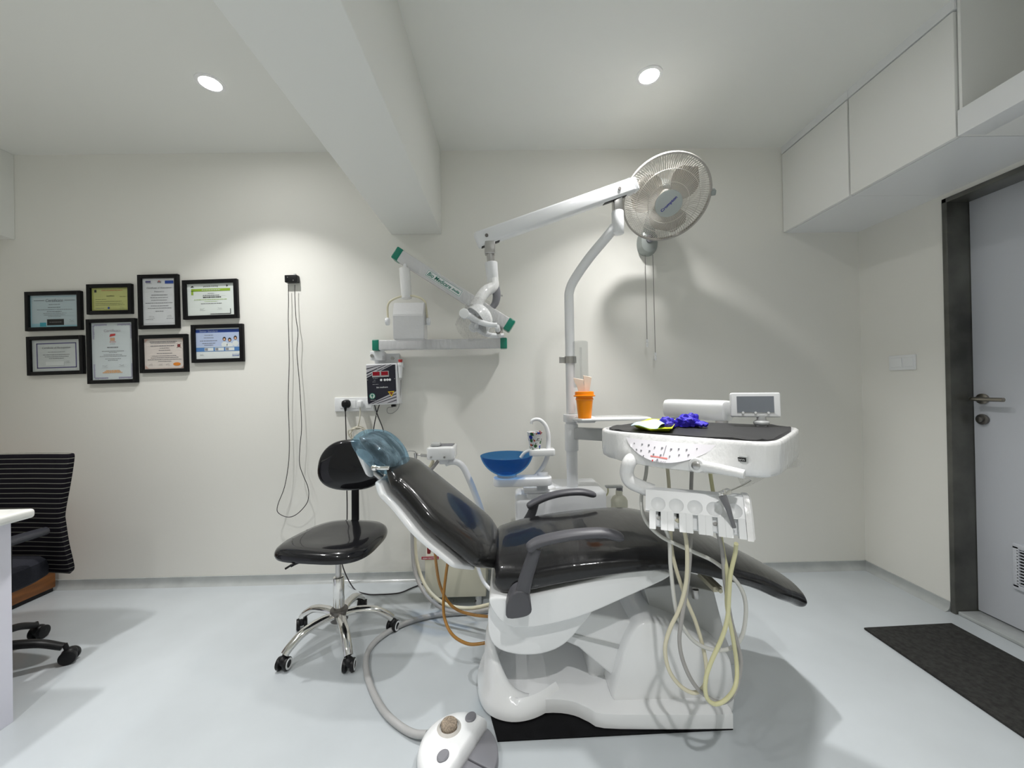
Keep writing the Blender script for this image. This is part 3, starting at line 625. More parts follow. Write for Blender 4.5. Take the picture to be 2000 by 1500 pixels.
tag(MB().cyl(MFn @ V((0, 0, -.06)), MFn @ V((0, 0, .0)), .008).build('shaft', t, mat=STEEL))
def gr(front):
    g = MB(MFn); N = 108; s = 1 if front else -1
    prof = [(.050, .070), (.095, .066), (.145, .052), (.190, .028), (.222, .006)] if front else [(.055, .060), (.10, .058), (.16, .050), (.200, .034), (.222, .006)]
    P = cr([V((r_, 0, z*s)) for r_, z in prof], 2)
    for k in range(N):
        a = 2*PI*k/N; pts = []
        for q in P:
            aa = a + (.25 if front else -.12)*(1-(q.x/.222)); pts.append(V((q.x*math.cos(aa), q.x*math.sin(aa), q.z)))
        g.tube(pts, .00135, 4, 0)
    for r_, z in ((.105, .064), (.163, .045)) if front else ((.13, .055),):
        g.tube([V((r_*math.cos(2*PI*k/64), r_*math.sin(2*PI*k/64), z*s)) for k in range(64)], .0018, 6, 0, True)
    return g
gr(True).build('front_grille', t, mat=GRILLE); gr(False).build('rear_grille', t, mat=GRILLE)
MB().lathe([(.221, -.011), (.230, -.011), (.232, 0), (.230, .011), (.221, .011)], 72, MFn, closed=True).build('rim', t, mat=RIM)
cl_ = MB(MFn); ca = None
best = max(range(72), key=lambda k: (MFn @ V((math.cos(2*PI*k/72), math.sin(2*PI*k/72), 0))).x + .25*(MFn @ V((math.cos(2*PI*k/72), math.sin(2*PI*k/72), 0))).z); a = 2*PI*best/72
cl_.box((0, 0, 0), (.024, .028, .036), .005, MX.Rotation(a, 4, 'Z') @ MX.Translation((.238, 0, 0))); cl_.build('clip', t, mat=FANG)
MB().lathe([(.060, .060), (.070, .066), (.069, .076), (.061, .080), (0, .081)], 40, MFn).build('hub_badge', t, mat=mat('hub_silver', (.46, .50, .49), .4))
# lettering on the badge: baseline follows the photo's slant
pxv = (RT*.52 + UP*.86); bx = pxv - FN*pxv.dot(FN); bx.normalize(); by = FN.cross(bx)
MT = basis(FC+FN*.0818, bx, by, FN)
lt_ = MB(); lt_.text('Crompton', MT, width=.098, height=.021, bold=.025); lt_.build('lettering', t, mat=mat('badge_blue', (.03, .03, .32), .4))
def blade(a0):
    def fn(u, v):
        r_ = .040 + .160*u; wdt = .74*(math.sin(PI*min(1, .18+u*.80))**.6) + .25*(1-u)
        a = a0 + (v-.5)*wdt*1.9 + .25*u; z = -.004 + (v-.5)*.062*(1-.35*u)
        if u > .85: r_ -= .02*((u-.85)/.15)*abs(v-.5)**2*4
        return MFn @ V((r_*math.cos(a), r_*math.sin(a), z))
    return MB().grid(fn, 14, 14, .0016).build('blade', t, mat=BLADEF)
for k in range(3): blade(R(160+120*k))
MB().lathe([(0, .030), (.036, .028), (.042, .018), (.042, -.03), (0, -.03)], 32, MFn).build('blade_hub', t, mat=BLADE)
for xt, yt, xb, yb in ((1260, 498, 1264, 664), (1275, 498, 1280, 690)):
    a, b_ = at(xt, yt, WB-.045), at(xb, yb, WB-.045)
    c_ = MB().tube([a, b_], .0016, 6, 4).build('pull_cord', t, mat=mat('cord_grey', (.10, .09, .09), .6))
    kb = MB(); kb.cyl(b_+V((0, 0, .004)), b_-V((0, 0, .014)), .007, bev=.002); kb.loft([ring(b_-V((0, 0, z)), (1, 0, 0), (0, 1, 0), r_, r_, 2, 14) for z, r_ in ((.014, .003), (.022, .007), (.036, .007), (.046, .003))]); kb.build('pull_knob', c_, mat=WHITEM)
# ================================================================== DESK, OFFICE CHAIR, WOODEN CABINET
DX = -1.832; dt = at(20, 1015, 1.43).z
t = thing('desk', 'white laminate desk with a marble top at the left edge of the room', 'desk', (DX-.45, 1.05, 0))
MB().box((DX-.012, .98, dt/2-.008), (.024, .92, dt-.016), .001).build('side_panel', t, mat=LAV)
MB().box((DX-.71, .80, dt/2-.0), (1.37, .02, dt-.10), .001).build('modesty_panel', t, mat=LAV)
MB().box((-3.20, .98, dt/2-.008), (.024, .92, dt-.016), .001).build('side_panel', t, mat=LAV)
MB().box(((-3.22+DX)/2+.018, .985, dt+.0095), (DX+3.22+.055, .99, .035), .012).build('desk_top', t, mat=MARBLE)
# wooden cabinet
t = thing('wooden_cabinet', 'low brown wooden cabinet on a dark plinth against the back wall behind the office chair', 'cabinet', (-3.1, 2.17, 0))
MB().box((-3.105, 2.165, .2925), (.67, .44, .535), .004).build('cabinet_body', t, mat=WOOD)
MB().box((-3.11, 2.165, .0125), (.66, .43, .025), .002).build('plinth', t, mat=BLACK)
MB().box((-3.105, 1.94, .31), (.64, .012, .46), .002).build('door', t, mat=WOOD)
# office chair
OC = V((-2.27, 1.60, 0))
t = thing('office_chair', 'black office chair with a thin-striped fabric back, tucked behind the desk', 'chair', OC)
def backf():
    rows = [(885, 147, 0), (893, 148, 0), (940, 142, .018), (1000, 130, .035), (1020, 131, .035), (1060, 138, .03), (1105, 148, .01), (1118, 146, .0)]
    out = []
    for yy, xx, fwd in rows:
        Y = 1.82 - fwd; p = at(xx, yy, Y); z = at(75, yy-2, Y).z; hw = (p.x - OC.x + .05)
        out.append((z, Y, hw))
    return out
bf = backf(); rings = []
top = bf[0]
zc = [(bf[0][0]-.004, bf[0][1], bf[0][2]*.96, .006)] + [(z, y, hw, .022) for z, y, hw in bf[1:-1]] + [(bf[-1][0], bf[-1][1], bf[-1][2]*.97, .006)]
PP = cr([V((y, z, hw)) for z, y, hw, th in zc], 4)
nP = len(PP); rings = []
for i, q in enumerate(PP):
    e = min(i, nP-1-i)/4.0; th = .024*math.sqrt(max(.03, 1-(1-min(1, e))**2))
    rings.append([V((v.x, v.y + .35*((v.x-OC.x+.03))**2*-1 + .0, v.z)) for v in ring((OC.x-.03, q.x, q.y), (1, 0, 0), (0, 1, 0), q.z, th, 5, 40)])
MB().loft(rings).build('backrest', t, mat=STRIPE)
DARKG = mat('dark_armrest', (.018, .019, .025), .5)
FABB = mat('dark_blue_fabric', (.010, .011, .018), .9, bump=.3, bscale=300)
sz = .425
MB().loft([ring((OC.x-.04, OC.y-.02, sz+dz), (1, 0, 0), (0, 1, 0), .25*k, .25*k, 4, 40) for dz, k in ((-.055, .9), (-.04, .98), (0, 1), (.03, .98), (.045, .9))]).build('seat', t, mat=FABB)
az_ = .605
for s in (1, -1):
    ax = OC.x-.03 + s*.285
    e0 = at(110, 1034, 1.98) if s > 0 else V((ax, 1.98, az_+.02)); e1 = at(22, 1063, 1.66) if s > 0 else V((ax, 1.66, az_))
    e0 = V((ax, 1.70, az_)); e1 = V((ax, 1.44, az_-.004))
    am = MB().tube([e0, e0.lerp(e1, .5)+V((0, 0, .004)), e1], lambda u: (.017, .036*(1-abs(u-.5)**6*30)), 16, 8, flat=(0, 0, 1)).build('armrest', t, mat=DARKG)
    ps = MB(); mid = e0.lerp(e1, .6); ps.bar(mid, (mid.x-s*.005, mid.y, sz-.02), .075, .022, (1, 0, 0), .005); ps.bar((mid.x, mid.y, sz-.05), (OC.x, mid.y, sz-.05), .07, .02, (0, 0, 1), .004); ps.build('armrest_post', am, mat=BLACK)
MB().bar((OC.x-.03, OC.y+.10, sz-.05), (OC.x-.03, 1.86, sz-.03), .09, .02, (0, 0, 1), .004).bar((OC.x-.03, 1.862, sz-.05), (OC.x-.03, 1.862, sz+.20), .09, .016, (0, 1, 0), .004).build('back_bracket', t, mat=BLACK)
MB().cyl((OC.x, OC.y, .10), (OC.x, OC.y, .26), .028).cyl((OC.x, OC.y, .26), (OC.x, OC.y, sz-.05), .016).build('gas_lift', t, mat=BLACK)
p1, p2 = on(147, 1262, .03), on(83, 1236, .03)
for k in range(5):
    a = R(27) + k*2*PI/5; L = .33
    dx, dy = math.cos(a), math.sin(a)
    P = lambda r_, z: V((OC.x+dx*r_, OC.y+dy*r_, z))
    MB().tube([P(.02, .125), P(.12, .135), P(.23, .115), P(L-.02, .075)], lambda u: (.020-.006*u, .026-.008*u), 12, 6, flat=(0, 0, 1)).build('leg', t, mat=BLACK)
    cs = MB(); cpos = P(L, .030); perp = V((-dy, dx, 0))
    for s in (-1, 1): cs.cyl(cpos+perp*s*.006, cpos+perp*s*.026, .030, bev=.004)
    cs.cyl(cpos, P(L-.015, .085), .009); cs.ball(cpos+V((0, 0, .008)), .028, 14); cs.build('castor', t, mat=BLACK)
# ================================================================== STOOL
SC = V((-.822, 1.855, 0))
t = thing('operator_stool', 'black vinyl stool with a rounded back on a chrome five-star base', 'stool', SC)
seatz = .475; fa = R(4)      # seat faces the viewer
Ms = MX.Translation((SC.x+.0, SC.y-.005, seatz)) @ MX.Rotation(R(-9), 4, 'Z')
def seat_ring(sc, z, sag=0):
    o = []
    for k in range(56):
        th = 2*PI*k/56; ct, st = math.cos(th), math.sin(th)
        x = .215*math.copysign(abs(ct)**(2/3.6), ct)*sc; y = .215*math.copysign(abs(st)**(2/3.2), st)*sc
        x *= 1 - .10*(y/.215)
        o.append(Ms @ V((x, y, z)))
    return o
MB().loft([seat_ring(.93, -.018), seat_ring(.985, -.015), seat_ring(1, -.004), seat_ring(.995, .006), seat_ring(.97, .018), seat_ring(.90, .030), seat_ring(.75, .034), seat_ring(.5, .031), seat_ring(.2, .029)]).build('seat', t, mat=STOOLV)
bc = at(685, 908, 2.10); pb = at(685, 956, 2.10)
bw, bh = (at(749, 908, 2.10).x-at(622, 908, 2.10).x)/2, (at(685, 857, 2.10).z-pb.z)/2
rg = []
for th, k in ((-.030, .80), (-.026, .93), (-.012, 1), (.004, 1), (.016, .96), (.024, .86), (.027, .6), (.026, .25)):
    r_ = []
    for i in range(56):
        a = 2*PI*i/56; x = math.copysign(abs(math.cos(a))**(2/2.5), math.cos(a)); z = math.copysign(abs(math.sin(a))**(2/2.5), math.sin(a))
        x *= 1 - .13*z - .04*z*z
        r_.append(V((bc.x+x*bw*k, bc.y-th+.10*(x*bw*k)**2*-6*0 + .07*x*x*0, bc.z+z*bh*k)))
    rg.append(r_)
MB().loft(rg).build('backrest', t, mat=STOOLV)
MB().bar((bc.x+.01, 2.135, bc.z), (bc.x+.008, 2.13, seatz-.035), .040, .008, (0, 1, 0), .002).bar((bc.x+.008, 2.13, seatz-.035), (SC.x, SC.y, seatz-.035), .04, .008, (0, 0, 1), .002).build('back_bar', t, mat=BLACK)
MB().box((SC.x, SC.y, seatz-.030), (.16, .16, .022), .004).build('mechanism', t, mat=BLACK)
l0, l1, l2 = V((SC.x-.03, SC.y-.06, seatz-.035)), at(578, 1100, 1.66), at(557, 1111, 1.64)
MB().tube([l0, l1, l2], .0045, 8, 5).tube([l1.lerp(l0, .15), l1, l1.lerp(l2, .5)], .007, 8, 5).build('lever', t, mat=BLACK)
MB().cyl((SC.x, SC.y, .14), (SC.x, SC.y, seatz-.045), .0135).build('piston', t, mat=STEEL)
MB().cyl((SC.x, SC.y, .125), (SC.x, SC.y, .30), .025, bev=.002).build('column', t, mat=CHROME)
MB().cyl((SC.x, SC.y, .095), (SC.x, SC.y, .150), .040, bev=.004).build('base_hub', t, mat=DSTEEL)
for k in range(5):
    a = R(-130+72*k); dx, dy = math.cos(a), math.sin(a); L = .245
    P = lambda r_, z: V((SC.x+dx*r_, SC.y+dy*r_, z)); perp = V((-dy, dx, 0))
    MB().tube([P(.030, .125), P(.09, .128), P(.16, .117), P(.215, .085), P(.240, .062)], lambda u: (.017, .022-.003*u), 14, 6, flat=(0, 0, 1)).build('leg', t, mat=CHROME)
    sw = R((35, -25, 60, 20, -40)[k]); wd_ = V((math.cos(a+PI/2+sw), math.sin(a+PI/2+sw), 0)); cpos = P(L, .026)
    cs = MB()
    for s in (-1, 1): cs.cyl(cpos+wd_*s*.008, cpos+wd_*s*.024, .026, bev=.003)
    cs.ball(cpos+V((0, 0, .012)), .022, 14); cs.cyl(cpos+V((0, 0, .01)), P(.240, .075), .007); co = cs.build('castor', t, mat=BLACK)
    wr = MB()
    for s in (-1, 1): wr.lathe([(.015, 0), (.022, 0), (.022, .0015), (.015, .0015)], 28, frame_z(cpos+wd_*s*.0245, wd_*s), closed=True)
    wr.build('wheel_ring', co, mat=WHITEM)
# ================================================================== FLOOR THINGS
a, b_, c_, d_ = (1.69, 1.825), (2.135, 1.842), (2.135, .85), (1.69, .85)
mm = MB(); mm.prism([a, d_, c_, b_], .0, .012, None, .004); tag(mm.build('door_mat', loc=(1.91, 1.35, 0), mat=MATG), 'dark charcoal doormat on the floor in front of the door', 'mat')
mm = MB(); mm.prism([(-.125, 1.56), (-.053, 1.300), (.757, 1.318), (.775, 1.42), (.775, 1.80), (-.06, 1.80)], 0, .007, None, .002)
tag(mm.build('rubber_mat', loc=(.35, 1.55, 0), mat=RUBBER), 'thin black rubber mat lying under the dental chair base', 'mat')
# suction unit
sx0, sx1, sy0, sy1 = -.462, -.133, 2.09, 2.36
zt = at(840, 1092, sy0).z; zb = .058; zt2 = at(840, 1043, sy0).z
t = thing('suction_unit', 'cream metal suction machine on short feet against the back wall', 'suction machine', ((sx0+sx1)/2, (sy0+sy1)/2, 0))
MB().box(((sx0+sx1)/2, (sy0+sy1)/2, (zb+zt)/2), (sx1-sx0, sy1-sy0, zt-zb), .006).build('cabinet', t, mat=CREAM)
cv = MB(); cv.prism([(sy0, zt-.002), (sy0+.03, zt2), (sy1, zt2), (sy1, zt-.002)], sx0+.004, sx1-.004, basis((0, 0, 0), (0, 1, 0), (0, 0, 1), (1, 0, 0)), .01); cv.build('top_cover', t, mat=mat('cream_cover', (.74, .73, .64), .4))
e = at(838, 1076, sy0+.012); MB().box(e, (.020, .012, .046), .003, None).build('power_switch', t, mat=mat('red_switch', (.22, .008, .012), .3))
e = at(840, 1090, sy0-.002); MB().box((e.x, sy0-.001, e.z), (.092, .003, .014), 0).build('label_strip', t, mat=mat('label_red', (.42, .02, .04), .45))
lm = wallM((e.x, sy0-.0028, e.z)); tx = MB(); tx.text('HIGH SUCTION', lm, width=.080, height=.008, bold=.02); tx.build('lettering', t, mat=WHITEM)
for px in (840, 885, 929): e = at(px, 1173, sy0); MB().cyl((e.x, sy0, e.z), (e.x, sy0-.004, e.z), .005).build('screw', t, mat=DSTEEL)
for x in (sx0+.05, sx1-.045):
    for y in (sy0+.04, sy1-.04): MB().cyl((x, y, 0), (x, y, zb+.002), .017).build('foot', t, mat=WHITEM)
# hoses of the suction
for i, (pts, mm_, lab_) in enumerate((([(812, 1000, 2.06), (810, 1050, 2.06), (816, 1105, 2.04), (835, 1150, 2.0), (870, 1180, 1.95), (915, 1188, 1.9), (955, 1181, 1.86), (985, 1172, 1.84)], HOSEC, 'outer cream suction hose sweeping in front of the suction machine'),
        ([(806, 1000, 2.03), (805, 1050, 2.03), (810, 1115, 2.01), (832, 1162, 1.96), (868, 1190, 1.92), (915, 1196, 1.88), (955, 1190, 1.84), (985, 1182, 1.82)], HOSEG, 'grey suction hose running just outside the cream one'))):
    P = [at(*q) for q in pts]; P = [V((p.x, p.y, max(.012, p.z))) for p in P]; P.insert(0, P[0]+V((.008, .0, .10)))
    P.insert(0, at(846+10*i, 900, 2.04))
    tag(MB().tube(P, .009, 10, 6).build('suction_hose', loc=P[2], mat=mm_), lab_, 'hose')
for pts, lab_ in (([(850, 1065, 1.72), (853, 1110, 1.72), (860, 1145, 1.72), (875, 1175, 1.7), (895, 1192, 1.68), (925, 1201, 1.66), (962, 1205, 1.62)], 'amber rubber tube ending higher on the side of the chair base'),
                  ([(877, 1088, 1.70), (870, 1130, 1.69), (866, 1175, 1.66), (869, 1210, 1.62), (884, 1240, 1.58), (912, 1257, 1.56), (940, 1257, 1.55), (962, 1251, 1.55)], 'amber rubber tube looping lowest toward the chair base')):
    P = [at(*q) for q in pts]; P = [V((p.x, p.y, max(.008, p.z))) for p in P]; P.insert(0, P[0]+V((.03, .0, .08)))
    tag(MB().tube(P, .0065, 10, 6).build('rubber_tube', loc=P[1], mat=BROWN), lab_, 'hose', 'amber rubber tubes')
# foot control
fc = V((-.175, 1.232, 0)); fang = R(-28)
t = thing('foot_control', 'white and grey dental foot pedal with three buttons on the floor in front', 'foot pedal', fc, fang)
MF = MX.Translation(fc) @ MX.Rotation(fang, 4, 'Z')
FR_ = .128
def arc(a0, a1, r_, n=26): return [(r_*math.cos(R(a0+(a1-a0)*k/n)), r_*math.sin(R(a0+(a1-a0)*k/n))) for k in range(n+1)]
MB(MF).prism(arc(0, 355, FR_-.001, 60), .0, .012, None, .002).build('base_plate', t, mat=MGREY)
bw_ = MB(MF); cut = .030
def halfring(r_, z, xc, n=30):
    a0 = math.degrees(math.acos(max(-1, min(1, xc/r_)))); return [V((x, y, z)) for x, y in arc(a0, 360-a0, r_, n)]
bw_.loft([halfring(FR_, .010, cut), halfring(FR_, .045, cut), halfring(FR_-.006, .060, cut-.004), halfring(FR_-.018, .070, cut-.012), halfring(FR_-.05, .076, cut-.03)]); bw_.build('body', t, mat=WHITE)
for s in (-1, 1):
    pd = MB(MF)
    a0 = math.degrees(math.acos(.034/(FR_-.002)))
    pol = [(x, y) for x, y in arc(1.2 if s > 0 else -a0, a0 if s > 0 else -1.2, FR_-.002, 16)] + ([(.034, .0025)] if s > 0 else [(.034, -.0025)])
    pd.prism(pol, .012, .030, None, .004); pd.build('pedal', t, mat=MGREY)
bt = MB(MF @ MX.Translation((-.052, .022, .0765))); bt.lathe([(.044, -.020), (.040, -.001), (.031, .006), (.030, -.020)], 36, closed=True); bt.build('button_collar', t, mat=mat('collar_beige', (.48, .46, .43), .4))
bt = MB(MF @ MX.Translation((-.052, .022, .0765))); bt.lathe([(.027, -.002), (.027, .014), (.024, .018), (0, .018)], 36); bt.m(mat('speckled_brown', (.26, .21, .16), .7, noise=.5, nscale=260)); bt.lathe([(0, .0186), (.021, .0186)], 36); bt.mats[0] = LGREY if bt.mats[0] is None else bt.mats[0]
bt.build('round_button', t)
for x, y in ((.0, .086), (.0, -.066)):
    tx = MB(MF @ MX.Translation((x-.010, y, .0735)) @ MX.Diagonal((1.0, 1.25, 1, 1))); tx.lathe([(.017, -.020), (.017, .005), (.014, .008), (0, .008)], 28); tx.build('push_button', t, mat=MGREY)
fh = [(834, 1444), (812, 1437), (790, 1424), (765, 1405), (745, 1382), (728, 1350), (717, 1318), (715, 1288), (724, 1264), (745, 1243), (780, 1222), (820, 1208), (860, 1200), (910, 1196), (960, 1192), (1000, 1188)]
P = [on(x, y, .014) for x, y in fh]; P[0].z = .03; P[1].z = .02
MB().tube(P, .0125, 12, 6).build('hose', t, mat=HOSEF)
# ================================================================== DENTAL UNIT (pole, box, spittoon)
UY = 2.10
pz = lambda px, yy, Y=2.05: at(px, yy, Y)
zt_ = at(1120, 948, 2.1).z
ux0, ux1 = at(1030, 980, 1.95).x, at(1188, 980, 1.95).x
t = thing('dental_unit', 'white dental service box with blue glass spittoon and tall pole behind the chair', 'dental unit', ((ux0+ux1)/2, UY, 0))
un = MB(); un.box(((ux0+ux1)/2, UY+.02, (zt_+.04)/2), (ux1-ux0, .30, zt_-.04), .02)
un.build('unit_box', t, mat=WHITEP)
q = at(1007, 975, 1.97); MB().box((q.x+.075, 2.08, q.z/2+.015), (.15, .24, q.z-.03), .022).build('side_housing', t, mat=WHITEP)
q2 = at(1040, 952, 2.05); MB().box((ux0+.07, 2.06, zt_+.002), (.17, .18, .012), .005).build('top_plate', t, mat=WHITEP)
PX = at(1118, 945, 2.08).x; PYY = 2.08
pb_ = at(1119, 945, PYY); pm = at(1112, 800, PYY); pt = at(1106, 565, PYY)
MB().cyl((PX, PYY, zt_-.01), (PX, PYY, at(1112, 812, PYY).z), .030, bev=.001).build('pole', t, mat=WHITEP)
pu = thing  # (upper pole bends towards the light arm)
e1 = at(1150, 505, 2.03); e2 = at(1196, 452, 1.97); e3 = V((e2.x+.012, 1.96, e2.z+.02))
up_pts = [V((PX, PYY, pm.z-.02)), V((PX, PYY, pm.z+.3)), V((PX, PYY, pt.z-.08)), V((PX+.004, PYY, pt.z-.01)), V((PX+.03, PYY-.012, pt.z+.05)), at(1150, 505, 2.03), at(1185, 463, 1.98), at(1200, 444, 1.97)]
MB().tube(up_pts, .0255, 20, 8).build('upper_pole', t, mat=WHITEP)
cz0, cz1 = at(1108, 815, PYY).z, at(1108, 826, PYY).z
MB().cyl((PX, PYY, at(1112, 880, PYY).z), (PX, PYY, at(1112, 828, PYY).z), .036, bev=.002).build('pole_collar', t, mat=WHITEP)
# side shelf
shz = at(1180, 815, 1.98).z
ring0 = MB(); ring0.cyl((PX, PYY, shz-.030), (PX, PYY, shz+.012), .043, bev=.005); ring0.box((PX+.06, PYY-.06, shz-.012), (.10, .10, .03), .008); ring0.build('shelf_clamp', t, mat=WHITEP)
sA, sB = at(1130, 814, 1.93), at(1264, 812, 2.0)
shp = [(at(1118, 816, 1.98).x, 1.97), (at(1135, 818, 1.92).x, 1.90), (at(1245, 818, 1.90).x, 1.90), (sB.x-.01, 1.915), (sB.x, 1.95), (sB.x-.01, 2.06), (sB.x-.05, 2.10), (PX+.08, 2.11), (PX+.04, 2.10)]
sh = MB(); sh.prism(shp, shz-.012, shz, None, .004); sh.build('side_shelf', t, mat=WHITE)
# spittoon
bY = 1.99; bl, br = at(938, 893, bY), at(1041, 893, bY); bcx = (bl.x+br.x)/2; brad = (br.x-bl.x)/2; rimz = at(990, 889, bY).z; botz = at(990, 927, bY).z
prof = []
n_ = 12
for k in range(n_+1):
    u = k/n_; th_ = R(16+60*u); k0 = 1-math.cos(R(16)); prof.append((brad*math.sin(th_)/math.sin(R(76)), botz + (rimz-botz)*(1-math.cos(th_)-k0)/(1-math.cos(R(76))-k0)))
inn = [(r_-.005 if r_ > .05 else r_, z+.005) for r_, z in prof][::-1]; inn[0] = (prof[-1][0]-.004, prof[-1][1]+.001)
MB().lathe([(0, botz)]+prof+inn+[(0, botz+.006)], 56, MX.Translation((bcx, bY, 0))).build('spittoon_bowl', t, mat=BLUEGLASS)
sz0 = at(990, 930, bY).z
MB().cyl((bcx, bY, botz-.022), (bcx, bY, botz+.004), .050, bev=.004).build('bowl_seat', t, mat=LGREY)
arz = at(1000, 935, bY).z; axr = at(1070, 935, 1.97).x
MB().prism(rounded(bcx-.07, bY-.055, axr+.02, bY+.04, .04), arz-.030, arz+.012, None, .006).build('spittoon_arm', t, mat=WHITEP)
MB().cyl((axr-.025, bY+.02, zt_-.005), (axr-.025, bY+.02, arz+.028), .030, bev=.004).build('arm_post', t, mat=WHITEP)
fz = at(1055, 880, bY).z
MB().tube([at(1042, 935, bY+.02), at(1058, 915, bY+.02), at(1068, 895, bY+.02), at(1070, 880, bY+.02)], .012, 14, 6).build('filler_stem', t, mat=WHITEP)
fl = MB(); fx0, fx1 = at(1033, 872, bY).x, at(1083, 872, bY).x
fl.prism(rounded(fx0, bY-.035, fx1, bY+.035, .014), fz-.024, fz+.010, None, .006)
fl.tube([at(1050, 876, bY), at(1035, 879, bY), at(1024, 885, bY), at(1017, 894, bY)], lambda u: (.009, .014-.005*u), 14, 6, flat=(0, 0, 1)); fl.build('cup_stand', t, mat=WHITE)
MB().tube([V((at(1071, 868, bY).x, bY+.01, fz+.008)), at(1071, 850, bY+.01), at(1066, 832, bY+.01), at(1056, 821, bY+.01), at(1046, 819, bY+.01), at(1039, 822, bY+.01), at(1038, 828, bY+.01)], lambda u: .0125-.0055*u, 14, 6).build('water_spout', t, mat=WHITEP)
# paper cup on the stand
cb_, ct_ = at(1045, 869, bY), at(1046, 843, bY)
def cupmat():
    m = mat('printed_cup', (.84, .84, .83), .5); nt = m.node_tree; b = nt.nodes['Principled BSDF']; tc = nt.nodes.new('ShaderNodeTexCoord'); last = None
    base = (.84, .84, .83, 1)
    for i, (scale, th, col) in enumerate(((75, .16, (.03, .03, .03, 1)), (38, .17, (.55, .10, .05, 1)), (33, .20, (.05, .16, .05, 1)), (29, .20, (.02, .04, .32, 1)))):
        v = nt.nodes.new('ShaderNodeTexVoronoi'); v.inputs['Scale'].default_value = scale; v.inputs['Randomness'].default_value = .9
        ad = nt.nodes.new('ShaderNodeVectorMath'); ad.inputs[1].default_value = (i*.37, i*.11, i*.23); nt.links.new(tc.outputs['Object'], ad.inputs[0]); nt.links.new(ad.outputs[0], v.inputs['Vector'])
        lt2 = nt.nodes.new('ShaderNodeMath'); lt2.operation = 'LESS_THAN'; lt2.inputs[1].default_value = th*1.6; nt.links.new(v.outputs['Distance'], lt2.inputs[0])
        mx = nt.nodes.new('ShaderNodeMix'); mx.data_type = 'RGBA'; nt.links.new(lt2.outputs[0], mx.inputs[0]); mx.inputs[7].default_value = col
        if last: nt.links.new(last, mx.inputs[6])
        else: mx.inputs[6].default_value = base
        last = mx.outputs[2]
    nt.links.new(last, b.inputs['Base Color']); return m
r0, r1 = .026, .040; hh = ct_.z-(fz+.010)
cup = MB(); cup.lathe([(0, 0), (r0, 0), (r1, hh-.002), (r1+.0015, hh), (r1-.001, hh+.001), (r1-.002, hh-.002), (r0-.001, .002), (0, .002)], 32, MX.Translation((cb_.x, bY-.002, fz+.010)))
tag(cup.build('paper_cup', loc=(cb_.x, bY-.002, fz+.010), mat=cupmat()), 'small patterned paper cup on the spittoon stand', 'cup')
# water bottle on its bracket
wb0, wb1 = at(1210, 1005, 2.1), at(1210, 975, 2.1); wt = at(1208, 955, 2.1).z; wr_ = (at(1226, 990, 2.1).x-at(1194, 990, 2.1).x)/2
t = thing('water_bottle', 'translucent cream water bottle hung beside the service box', 'bottle', (wb0.x, 2.1, at(1210, 1030, 2.1).z))
zl = at(1210, 1035, 2.1).z
MB().lathe([(0, zl), (wr_-.006, zl), (wr_, zl+.008), (wr_, wb1.z-.005), (wr_*.8, wb1.z+.012), (wr_*.42, wb1.z+.024), (wr_*.4, wt-.006), (0, wt-.006)], 32, MX.Translation((wb0.x, 2.1, 0))).build('bottle_body', t, mat=mat('milky_plastic', (.76, .74, .62), .4))
MB().cyl((wb0.x+.002, 2.1, wt-.014), (wb0.x+.002, 2.1, wt+.012), .017, bev=.002).build('cap', t, mat=MGREY)
bkx = at(1183, 953, 2.1).x
MB().box(((bkx+wb0.x+.018)/2, 2.1, wt+.014), (wb0.x+.018-bkx, .034, .010), .002).build('bracket', t, mat=LGREY)
MB().tube([V((bkx+.012, 2.1, wt+.01)), V((bkx+.010, 2.095, wt-.02)), V((bkx-.012, 2.095, wt-.045))], .004, 8, 5).build('tube', t, mat=HOSEY)
# cup dispenser on the pole
tx0 = at(1132, 690, 2.08); tr = (at(1148, 700, 2.08).x-at(1117, 700, 2.08).x)/2; tz1, tz0 = at(1132, 667, 2.08).z, at(1132, 735, 2.08).z
tx0 = V((at(1133, 700, 2.07).x, 2.07, 0))
t = thing('cup_dispenser', 'clear plastic cup dispenser tube clamped to the white pole', 'dispenser', (tx0.x, 2.07, tz0))
MB().lathe([(tr, tz0-.06), (tr, tz1-.006), (tr-.006, tz1), (0, tz1), (0, tz1-.002), (tr-.007, tz1-.002), (tr-.002, tz1-.007), (tr-.002, tz0-.06)], 36, MX.Translation((tx0.x, 2.07, 0)), closed=False).build('tube', t, mat=TUBEFILM)
MB().box((tx0.x+.008, 2.07+tr*.5, (tz0+tz1)/2-.02), (.012, .004, tz1-tz0-.02), .001).build('inner_strip', t, mat=TUBEFILM)
cc_ = at(1110, 703, 2.08)
cm = MB(); cm.lathe([(.026, -.018), (.034, -.018), (.034, .018), (.026, .018)], 28, MX.Translation((PX-.0, PYY, cc_.z)), closed=True); cm.box((PX-.045, PYY-.01, cc_.z), (.030, .012, .034), .002); cm.bar((PX+.028, PYY-.028, cc_.z), (tx0.x-tr-.004, 2.06, cc_.z), .012, .034, (0, 0, 1), .002); cm.build('clamp', t, mat=STEEL)
